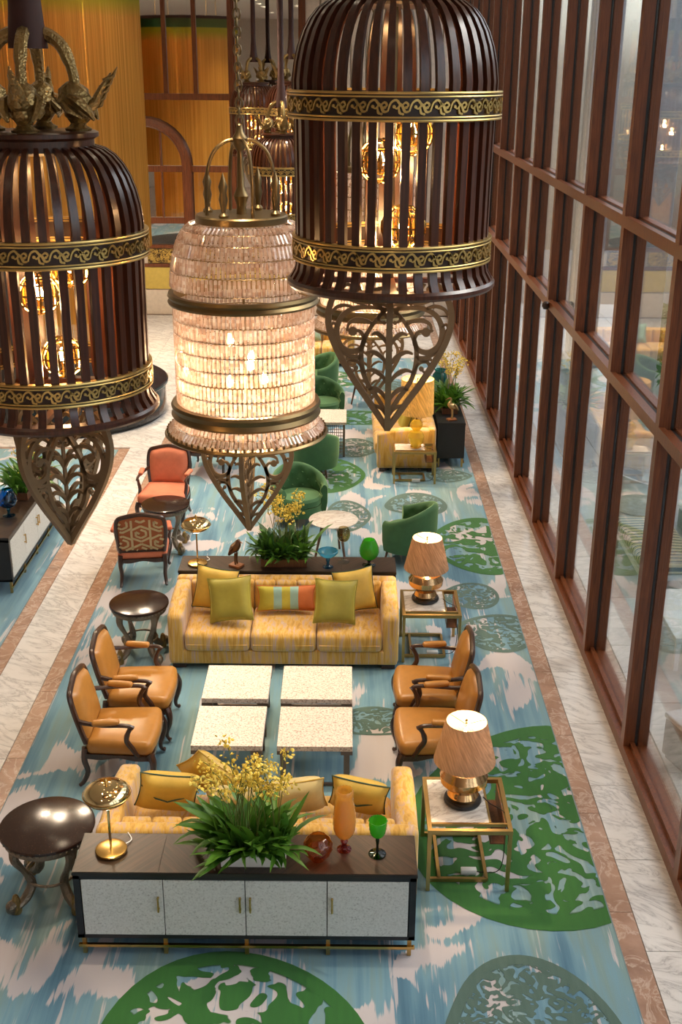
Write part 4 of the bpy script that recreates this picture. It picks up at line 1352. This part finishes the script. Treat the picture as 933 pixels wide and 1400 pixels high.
# lattice console between the green chairs
lt_ = thing('lattice_console', 'grey console with a lattice front between two green tub chairs', 'console', (-.36, 17.65, 0))
for x in (-.37, .335):
    for y in (-.35, .315):
        MB().box(x, x + .035, y, y + .035, 0, .54).build('leg', 'coffee_bronze', lt_, smooth=0)
MB().box(-.39, .39, -.37, .37, .54, .58).build('console_top', 'terrazzo', lt_, smooth=0)
for k in range(20):
    MB().box(-.33 + k * .033, -.323 + k * .033, -.338, -.328, .06, .54).build('lattice_bar', 'coffee_bronze', lt_, smooth=0)
for k in range(9):
    MB().box(-.335, .335, -.342, -.326, .08 + k * .053, .087 + k * .053).build('lattice_bar', 'coffee_bronze', lt_, smooth=0)
# ------------------------------------------------------------------ table lamps
def table_lamp(label, loc, s=1.0, body='mercury_gold', shade_mat='grain_shade', watts=26, sh=(.235, .155, .34), gourd=False):
    t_ = thing('table_lamp', label, 'lamp', loc, R(15))
    if not gourd:
        MB().lathe([(0, 0), (.13 * s, 0), (.135 * s, .012), (.13 * s, .03 * s), (0, .03 * s)], 32).build('base', 'black_paint', t_)
        MB().lathe([(0, .03 * s), (.105 * s, .03 * s), (.112 * s, .06 * s), (.095 * s, .10 * s), (.125 * s, .125 * s), (.165 * s, .17 * s), (.17 * s, .22 * s), (.14 * s, .275 * s), (.08 * s, .30 * s), (.05 * s, .31 * s), (0, .31 * s)], 36).build('lamp_body', body, t_)
        hz = .31 * s
    else:
        MB().lathe([(0, 0), (.08 * s, 0), (.085 * s, .02), (0, .02)], 28).build('base', 'brass', t_)
        MB().lathe([(0, .02), (.06 * s, .02), (.11 * s, .10 * s), (.125 * s, .18 * s), (.09 * s, .25 * s), (.05 * s, .27 * s), (0, .27 * s)], 28).build('lamp_body', body, t_)
        MB().lathe([(0, .265 * s), (.05 * s, .27 * s), (.095 * s, .33 * s), (.095 * s, .37 * s), (.05 * s, .43 * s), (0, .435 * s)], 28).build('lamp_globe', body, t_)
        hz = .435 * s
    MB().tube([(0, 0, hz - .01), (0, 0, hz + .10 * s)], .012, 8).build('neck', 'brass', t_)
    z0 = hz + .03 if not gourd else hz + .10
    r0, r1, hh = sh
    # shade: thin open cone with real thickness
    MB().lathe([(r0, z0), (r0 - .004, z0), (r1 - .004, z0 + hh), (r1, z0 + hh)], 40, close=True).build('lamp_shade', shade_mat, t_)
    for k in range(3):
        a = 2 * PI * k / 3
        MB().tube([(.0, 0, z0 + hh - .03), ((r1 - .004) * math.cos(a), (r1 - .004) * math.sin(a), z0 + hh - .012)], .003, 5).build('shade_spoke', 'old_brass', t_)
    MB().tube([(0, 0, hz + .09 * s), (0, 0, z0 + hh - .02)], .004, 6).build('harp', 'brass', t_)
    MB().lathe([(0, -.02), (.010, -.012), (.007, .0), (.013, .015), (0, .03)], 8).build('finial', 'old_brass', t_, (0, 0, z0 + hh - .01))
    bz = z0 + hh * .52
    link('bulb', BULB, t_, (.03, 0, bz - .03))
    lamp_light(t_, (.03, 0, bz + .06), watts, (1, .70, .40), .03)
    return t_
table_lamp('large gold-glass table lamp with grained cone shade on the lamp table on the green motif', (.93, 7.38, .552), 1.08, watts=30)
table_lamp('gold-glass table lamp with grained cone shade on the lamp table by the sofa arm', (.87, 10.94, .552), 1.08, watts=30)
table_lamp('yellow glass gourd lamp with a straight pale shade in front of the far sofa', (1.07, 16.28, .502), 1.0, 'cut_yellow', 'yellow_shade', 40, (.25, .24, .52), True)

def dome_lamp(label, loc, s=1.):
    t_ = thing('dome_lamp', label, 'lamp', loc)
    MB().lathe([(0, 0), (.105 * s, 0), (.11 * s, .01), (.108 * s, .022 * s), (.09 * s, .028 * s), (0, .03 * s)], 36).build('base', 'brass', t_)
    MB().tube([(0, 0, .028 * s), (0, 0, .50 * s)], .009 * s, 10).build('stem', 'gold_chrome', t_)
    pr = [(.004, .40)] + [(.16 * math.sin(R(a)), .475 - .078 * math.cos(R(a))) for a in range(14, 181, 12)]
    MB().lathe([(r * s, z_ * s) for r, z_ in pr] + [(0, .553 * s)], 40).build('dome_shade', 'gold_chrome', t_)
    MB().lathe([(.162 * s, .470 * s), (.166 * s, .475 * s), (.162 * s, .480 * s)], 40, close=True).build('dome_seam', 'brass', t_)
    MB().lathe([(0, .54), (.012, .55), (.007, .565), (.012, .58), (0, .595)], 10).xf(Matrix.Scale(s, 4)).build('finial', 'brass', t_)
    MB().tube(catmull([(.08 * s, .06 * s, .012), (.12 * s, .12 * s, .006), (.08 * s, .2 * s, .006)], 4), .004, 5).build('power_cord', 'outlet_white', t_)
    lamp_light(t_, (0, 0, .365 * s), 5, (1, .75, .42), .03)      # lamp under the dome
    return t_
dome_lamp('gold dome lamp on the near sideboard beside the round dark table', (-1.60, 6.53, .712))
dome_lamp('gold dome lamp on the sideboard behind the streaked sofa, beside the bird figurine', (-1.60, 11.45, .712), .98)

# ------------------------------------------------------------------ orchid planters
def leaf_mesh(L, wd, droop, lift, seed):
    q = random.Random(seed)
    n = 6
    vs, fs = [], []
    for i in range(n + 1):
        u = i / n
        r = L * (u * math.cos(lift) + .25 * u * u * droop)
        z_ = L * (u * math.sin(lift) - droop * u * u)
        ww = wd * math.sin(PI * min(1, .10 + u * .9)) ** .7 * (1 if u < .98 else .15)
        side = .04 * math.sin(u * 3 + seed)
        vs += [(r, -ww + side, z_ + ww * .5), (r, side, z_), (r, ww + side, z_ + ww * .5)]
    for i in range(n):
        a = i * 3
        fs += [(a, a + 1, a + 4, a + 3), (a + 1, a + 2, a + 5, a + 4)]
    me = MB().add(vs, fs).mesh('leaf', 'leaf', 80)
    return me
LEAVES = [leaf_mesh(.24 + .06 * (k % 4), .017 + .006 * (k % 3), .12 + .14 * (k % 5), R(84 - 8 * (k % 7)), k) for k in range(14)]
LEAVES_D = []
for me in LEAVES:
    m2 = me.copy(); m2.materials.clear(); m2.materials.append(M['leaf_dark']); LEAVES_D.append(m2)
AVOID = []
def planter(label, loc, rz=0., L=.44, D=.18, n=120, sprays=14, spray_h=.40, seed=1, leaves=LEAVES, scale=1.0, trough='trough', fl=1.0):
    q = random.Random(seed)
    t_ = thing('orchid_planter', label, 'plant', loc, rz)
    a, b = L / 2, D / 2
    MB().box(-a, a, -b, b, 0, .012).box(-a, a, -b, -b + .012, .012, .09).box(-a, a, b - .012, b, .012, .09).box(-a, -a + .012, -b + .012, b - .012, .012, .09).box(a - .012, a, -b + .012, b - .012, .012, .09).build('trough', trough, t_, smooth=0)
    MB().rbox(-a + .014, a - .014, -b + .014, b - .014, .014, .088, .02, 2, (0, 0, .015), fill=6).build('moss', 'soil', t_)
    for k in range(n):
        x, y = q.uniform(-a * .9, a * .9), q.uniform(-b * .85, b * .85)
        ang = math.atan2(y / b, x / a * 1.0) + q.uniform(-.9, .9)
        me = leaves[q.randrange(len(leaves))]
        ro, sc_ = (0, q.uniform(-.25, .2), ang), q.uniform(.75, 1.25) * scale
        mt = Matrix.Translation(loc) @ Matrix.Rotation(rz, 4, 'Z') @ Matrix.Translation((x, y, .075)) @ Matrix.Rotation(ang, 4, 'Z') @ Matrix.Rotation(ro[1], 4, 'Y') @ Matrix.Scale(sc_, 4)
        tips = [mt @ v.co for v in me.vertices]
        if any((p.x - ax) ** 2 + (p.y - ay) ** 2 < ar * ar for p in tips for ax, ay, ar in AVOID) or min(p.z for p in tips) < loc[2] + .005 or (rz == 0 and any(p.y < loc[1] - b - .03 and p.z < loc[2] + .10 for p in tips)):
            continue
        link('leaf', me, t_, (x, y, .075), ro, (sc_,) * 3)
    for k in range(sprays):
        x, y = q.uniform(-a * .8, a * .8), q.uniform(-b * .7, b * .7)
        dx, dy = q.uniform(-.26, .26) * (L / .44) ** .5, q.uniform(-.22, .22)
        h_ = spray_h * q.uniform(.75, 1.12)
        pts = catmull([(x, y, .08), (x + dx * .2, y + dy * .2, .08 + h_ * .55), (x + dx * .6, y + dy * .6, .08 + h_ * .95), (x + dx, y + dy, .08 + h_)], 5)
        st = MB().tube(pts, .003, 4).build('flower_stem', 'stem', t_)
        mb = MB()
        for j in range(int(26 * fl)):
            p = Vector(pts[q.randrange(len(pts) // 2, len(pts))]) + Vector((q.gauss(0, .028), q.gauss(0, .028), q.gauss(0, .02)))
            r = q.uniform(.008, .016)
            w1 = Vector((q.gauss(0, 1), q.gauss(0, 1), q.gauss(0, 1))).normalized()
            w2 = w1.orthogonal().normalized()
            w3 = w1.cross(w2)
            ring = [p + (w2 * math.cos(2 * PI * e / 5) + w3 * math.sin(2 * PI * e / 5)) * r * (1.3 if e % 2 else .9) for e in range(5)]
            mb.add([p + w1 * r * .4] + ring + [p - w1 * r * .3], [(0, 1 + e, 1 + (e + 1) % 5) for e in range(5)] + [(6, 1 + (e + 1) % 5, 1 + e) for e in range(5)])
        mb.build('blossom_cluster', 'blossom', st, smooth=0, kind='stuff')
    return t_
AVOID += [(-.16, 6.46, .125), (.02, 6.57, .10), (-1.17, 11.40, .13), (-.17, 11.40, .14), (.0, 11.54, .1), (1.66, 16.98, .16), (1.6, 18.75, .17), (-4.06, 12.85, .14)]
planter('orchid planter with broad green leaves and yellow blossoms on the near sideboard', (-.60, 6.45, .712), 0, .44, .16, 290, 26, .66, 3, LEAVES, 1.2, 'trough', 1.2)
planter('leafy green planter with yellow sprays on the sideboard behind the streaked sofa', (-.65, 11.47, .712), 0, .50, .18, 280, 18, .72, 5, LEAVES + LEAVES_D, 1.10, 'walnut', 1.3)
planter('orchid planter on the black sideboard by the windows, behind the crane', (1.66, 17.65, .722), PI / 2, .7, .24, 180, 16, .75, 8, LEAVES, 1.2, 'walnut', 1.4)
planter('bushy planter with blossoms on the sideboard across the marble aisle', (-4.09, 13.75, .712), PI / 2, .75, .24, 150, 8, .45, 11, LEAVES, 1.25, 'walnut', 1.0)

# ------------------------------------------------------------------ glassware
def goblet(name, label, cat, loc, bowl, stem_r, stem_h, foot_r, mat, mat2=None, ribs=0, rz=0.):
    """bowl: outer profile (r, z) above the stem, open at the top"""
    t_ = thing(name, label, cat, loc, rz)
    mat2 = mat2 or mat
    MB().lathe([(0, 0), (foot_r, 0), (foot_r, .004), (foot_r * .5, .012), (stem_r, .022), (0, .022)], 28).build('foot', mat2, t_)
    if stem_h > .025:
        MB().lathe([(0, .020), (stem_r, .020), (stem_r * .8, stem_h * .5), (stem_r * 1.3, stem_h * .8), (stem_r * .9, stem_h), (0, stem_h)], 12).build('stem', mat2, t_)
    n = 40
    prof = catmull(bowl, 4)
    inner = [(max(.001, r - .004), z_ + .002) for r, z_ in reversed(prof)]
    mb = MB().lathe([(r, z_ + stem_h) for r, z_ in prof + inner], n)
    if ribs:
        out = []
        for x, y, z_ in mb.v:
            a = math.atan2(y, x); r = math.hypot(x, y)
            k = 1 + .035 * math.cos(a * ribs + z_ * 90) + .02 * math.cos(a * ribs - z_ * 90)
            out.append((x * k, y * k, z_))
        mb.v = out
    mb.build('bowl', mat, t_, smooth=60)
    return t_
TZ = .7125
goblet('amber_vase', 'tall amber cut-glass vase with a pink foot on the near sideboard', 'vase', (.02, 6.57, TZ),
       [(.012, 0), (.05, .025), (.074, .08), (.078, .17), (.068, .27), (.057, .34), (.063, .375), (.058, .40)], .022, .09, .052, 'cut_amber', 'pink_glass', 14)
goblet('amber_bowl', 'round brown blown-glass bowl beside the tall amber vase', 'bowl', (-.16, 6.46, TZ),
       [(.03, 0), (.075, .025), (.10, .08), (.095, .13), (.07, .165), (.06, .175)], .02, .012, .045, 'brown_glass', None, 10)
goblet('green_goblet', 'bright green beaded goblet with dark stem on the near sideboard', 'goblet', (.25, 6.52, TZ),
       [(.01, 0), (.04, .012), (.055, .05), (.062, .11), (.064, .135)], .011, .145, .062, 'cut_green', 'deep_green_glass', 16)
goblet('blue_compote', 'low blue glass compote on the sideboard behind the streaked sofa', 'bowl', (-.17, 11.40, TZ),
       [(.012, 0), (.05, .01), (.09, .04), (.112, .075), (.108, .085)], .02, .11, .06, 'cut_blue', 'blue_glass', 12)
goblet('wine_glass', 'tall smoky wine glass on a clear stem beside the blue compote', 'glass', (.0, 11.54, TZ),
       [(.008, 0), (.05, .02), (.072, .07), (.070, .12), (.055, .165)], .007, .24, .07, 'smoke_glass', 'clear_glass')
goblet('green_snifter', 'round green cut-glass snifter on the sideboard beside the wine glass', 'glass', (.28, 11.46, TZ),
       [(.014, 0), (.07, .02), (.105, .08), (.10, .15), (.075, .21), (.064, .235)], .018, .065, .075, 'cut_green', 'deep_green_glass', 14)
goblet('blue_snifter', 'clear blue snifter on the sideboard across the marble aisle', 'glass', (-4.06, 12.85, TZ),
       [(.014, 0), (.07, .02), (.11, .08), (.10, .15), (.07, .22), (.062, .24)], .02, .10, .075, 'blue_glass', 'blue_glass', 10)
goblet('teal_vase', 'teal glass vase half behind the leaves on the black sideboard', 'vase', (1.60, 18.75, .7225),
       [(.05, 0), (.10, .05), (.13, .14), (.12, .24), (.08, .30), (.10, .34)], .03, .02, .07, 'cut_teal', None, 12)

# ------------------------------------------------------------------ bird figurines
def bird(name, label, loc, rz, mat, plinth, h_leg, s=1.0, neck=False):
    t_ = thing(name, label, 'figurine', loc, rz)
    MB().rbox(-.06 * s, .06 * s, -.045 * s, .045 * s, 0, .022 * s, .003, 1, fill=1).build('plinth', plinth, t_)
    for y in (-.015 * s, .015 * s):
        MB().tube([(0, y, .02 * s), (.006 * s, y, h_leg * .5), (0, y, h_leg + .02)], [.008 * s, .007 * s, .010 * s], 6).build('leg', mat, t_)
    if not neck:
        pts = [(.085 * s, 0, h_leg - .03), (.05 * s, 0, h_leg + .03), (.015 * s, 0, h_leg + .075), (-.015 * s, 0, h_leg + .12), (-.025 * s, 0, h_leg + .155), (-.04 * s, 0, h_leg + .18)]
        rr = [.008 * s, .030 * s, .046 * s, .038 * s, .026 * s, .012 * s]
        bk_ = [(-.035 * s, 0, h_leg + .165), (-.085 * s, 0, h_leg + .148)]
    else:
        pts = [(.09 * s, 0, h_leg - .02), (.05 * s, 0, h_leg + .03), (0, 0, h_leg + .05), (-.045 * s, 0, h_leg + .085), (-.03 * s, 0, h_leg + .13), (-.02 * s, 0, h_leg + .165), (-.04 * s, 0, h_leg + .185)]
        rr = [.006 * s, .032 * s, .044 * s, .030 * s, .015 * s, .013 * s, .016 * s]
        bk_ = [(-.045 * s, 0, h_leg + .185), (-.11 * s, 0, h_leg + .16)]
    p2 = catmull(pts, 3)
    r2 = [v[0] for v in catmull([(r,) for r in rr], 3)]
    MB().tube(p2, r2, 12).build('body', mat, t_, smooth=60)
    MB().tube(bk_, [.010 * s, .001], 6).build('beak', plinth, t_)
    for y in (-1, 1):
        MB().tube([(.01 * s, y * .036 * s, h_leg + .09), (.045 * s, y * .034 * s, h_leg + .04), (.085 * s, y * .012 * s, h_leg - .02)], [.012 * s, .018 * s, .004 * s], 6, flat=.6).build('wing', mat, t_)
    return t_
bird('bird_figurine', 'dark carved bird standing on a wooden plinth behind the streaked sofa', (-1.17, 11.40, .712), R(150), 'figurine', 'figurine_plinth', .14, 1.15)
bird('crane_figurine', 'pale gold crane on a reddish plinth on the black sideboard', (1.66, 16.98, .722), R(20), 'crane_gold', 'figurine_plinth', .17, 1.15, True)
# ------------------------------------------------------------------ terrace and garden beyond the glass
tf = struct('floor_terrace', MB().box(2.9, 16, -4, 40, -.25, -.03).mesh('floor_terrace', 'charcoal', 0))
tme = MB().box(-.595, .595, -.595, .595, -.02, 0).mesh('paving_slab', 'terrace_stone', 0)
for i in range(4):
    for j in range(24):
        link('paving_slab', tme, tf, (3.5 + 1.2 * i, 2.0 + 1.2 * j, -.01))
# white pillars of the terrace
for k in range(4):
    y = 9.6 + 4.6 * k
    p_ = thing('terrace_pillar', 'pale grey square pillar standing on the terrace beyond the glass', 'pillar', (4.9, y, -.01), 0, 'terrace pillars')
    MB().rbox(-.27, .27, -.27, .27, 0, 9.0, .02, 1, fill=1).build('shaft', 'outdoor_grey', p_, smooth=0)
    for s_ in (-1, 1):
        MB().box(-.29, -.27, s_ * .12 - .05, s_ * .12 + .05, .3, 8.6).build('shaft_panel', 'outdoor_white', p_, smooth=0)
    MB().box(-.33, .33, -.33, .33, 0, .25).build('pillar_base', 'outdoor_grey', p_, smooth=0)
# louvred white building
lv = thing('louvred_building', 'white louvred building behind the garden hedge', 'building', (13, 20, 0))
MB().box(0, 1, -20, 20, -.03, 9).build('wall', 'outdoor_white', lv, smooth=0)
lm = MB().box(-.12, 0, -19.8, 19.8, 0, .05).mesh('louvre', 'outdoor_white', 0)
for k in range(26):
    link('louvre', lm, lv, (0, 0, 3.4 + k * .2), (0, R(20), 0))
# garden plants
def blob_foliage(n, rx, ry, rz_, seed, size=.10):
    q = random.Random(seed)
    mb = MB()
    for k in range(n):
        d_ = Vector((q.gauss(0, 1), q.gauss(0, 1), q.gauss(0, 1))).normalized()
        c_ = Vector((d_.x * rx, d_.y * ry, d_.z * rz_)) * q.uniform(.55, 1.02)
        a = Vector((q.gauss(0, 1), q.gauss(0, 1), q.gauss(0, 1))).normalized()
        b = a.orthogonal().normalized()
        l = size * q.uniform(.7, 1.4)
        mb.add([c_ - a * l, c_ + b * l * .35, c_ + a * l, c_ - b * l * .35], [(0, 1, 2, 3)])
    return mb
gt = [('garden_tree', 'tall leafy tree in the garden next to the louvred building', (8.6, 10.5, 0), 2.0, 5.8),
      ('garden_tree', 'leafy tree in the garden between the terrace pillars', (8.2, 16.5, 0), 1.7, 5.0),
      ('garden_tree', 'leafy tree at the far end of the garden', (8.5, 24.0, 0), 2.0, 5.5)]
for i, (nm, lb_, lc_, r, h_) in enumerate(gt):
    t_ = thing(nm, lb_, 'tree', lc_)
    tk = MB().tube([(0, 0, -.03), (.08, .05, h_ * .5), (.0, .1, h_ * .9)], [.16, .12, .06], 8).build('trunk', 'bark', t_)
    blob_foliage(2600, r, r, r * .8, 40 + i, .16).build('crown', 'leaf_out', t_, (0, 0, h_), smooth=0, kind='stuff')
for i, (x, y, r, h_, lb_) in enumerate(((6.6, 9.2, .7, .8, 'round green shrub at the garden edge near the curved white chairs'), (6.7, 11.6, .8, .9, 'broad green shrub at the garden edge before the louvred building'),
                                         (6.6, 14.2, .7, .8, 'dense green shrub at the garden edge between pillars'), (6.8, 17.2, .9, 1.0, 'largest green shrub at the garden edge'),
                                         (6.6, 20.5, .8, .9, 'green shrub at the garden edge opposite the black sideboard'), (6.8, 24.0, .9, 1.0, 'green shrub at the far end of the terrace'))):
    t_ = thing('garden_shrub', lb_, 'shrub', (x, y, -.01))
    MB().tube([(0, 0, 0), (0, 0, h_)], [.05, .02], 6).build('stem', 'bark', t_)
    blob_foliage(1500, r, r * 1.3, h_ * .55, 60 + i, .10).build('foliage', 'leaf_out', t_, (0, 0, h_ * .62), smooth=0, kind='stuff')
# terrace furniture: curved white tub chairs, striped bench, low tables
def shell_chair(label, loc, rz):
    t_ = thing('terrace_chair', label, 'chair', loc, rz, 'curved white terrace chairs')
    n = 20
    vs, fs = [], []
    for i in range(n + 1):
        a = R(-120) + R(240) * i / n
        top = .50 + .16 * math.cos(a * .75)
        for r, z_ in ((.30, .10), (.38, top), (.355, top + .01), (.27, .12)):
            vs.append((r * math.sin(a), r * math.cos(a), z_))
    for i in range(n):
        for k in range(4):
            j = (k + 1) % 4
            fs.append((i * 4 + k, (i + 1) * 4 + k, (i + 1) * 4 + j, i * 4 + j))
    fs += [(0, 1, 2, 3), tuple(range(4 * n + 3, 4 * n - 1, -1))]
    MB().add(vs, fs).build('shell', 'outdoor_white', t_, smooth=40)
    MB().lathe([(0, .10), (.29, .10), (.31, .22), (.32, .34), (.28, .37), (0, .38)], 24).build('seat_pad', 'outdoor_grey', t_)
    for k in range(4):
        a = PI / 4 + PI / 2 * k
        MB().tube([(.2 * math.cos(a), .2 * math.sin(a), .12), (.24 * math.cos(a), .24 * math.sin(a), 0)], .014, 6).build('leg', 'outdoor_white', t_)
shell_chair('curved white terrace chair just beyond the nearest glass, beside a charcoal box stool', (3.62, 7.95, -.01), R(60))
shell_chair('curved white terrace chair facing another across a low white table', (3.75, 9.35, -.01), R(150))
shell_chair('curved white terrace chair beyond the striped bench', (4.1, 14.9, -.01), R(100))
st_ = thing('box_stool', 'charcoal box stool on the terrace beside a curved white chair', 'stool', (3.15, 8.75, -.01), R(20))
MB().rbox(-.2, .2, -.2, .2, .04, .40, .02, 2).build('body', 'charcoal', st_)
MB().rbox(-.21, .21, -.21, .21, .405, .46, .02, 2).build('pad', 'outdoor_grey', st_)
MB().box(-.17, .17, -.17, .17, 0, .045).build('base', 'black_paint', st_, smooth=0)
lt2 = thing('terrace_table', 'low white rectangular table on the terrace', 'table', (3.75, 11.0, -.01))
MB().rbox(-.35, .35, -.6, .6, .34, .40, .01, 1, fill=1).build('table_top', 'outdoor_white', lt2)
for x in (-.3, .3):
    for y in (-.54, .54):
        MB().box(x - .025, x + .025, y - .025, y + .025, 0, .34).build('leg', 'outdoor_white', lt2, smooth=0)
bn = thing('terrace_bench', 'white terrace bench with a striped cushion', 'bench', (3.85, 13.0, -.01))
MB().box(-.35, .35, -.8, .8, .22, .28).build('seat_frame', 'outdoor_white', bn, smooth=0)
for x in (-.3, .3):
    for y in (-.74, .74):
        MB().box(x - .03, x + .03, y - .03, y + .03, 0, .22).build('leg', 'outdoor_white', bn, smooth=0)
t = NT('stripe_cloth')
s_ = t.math('FRACT', t.math('MULTIPLY', t.n('SeparateXYZ', Vector=t.coord('Object')).outputs[1], 11.))
M['stripe_cloth'] = t.principled(Base_Color=t.ramp(s_, [(0., (.06, .05, .05)), (.3, (.06, .05, .05)), (.32, (.60, .50, .30)), (.6, (.60, .50, .30)), (.62, (.20, .18, .16)), (.8, (.5, .42, .3))], 'CONSTANT'), Roughness=.8)
MB().rbox(-.34, .34, -.79, .79, .285, .43, .05, 2, (0, 0, .02)).build('cushion', 'stripe_cloth', bn)
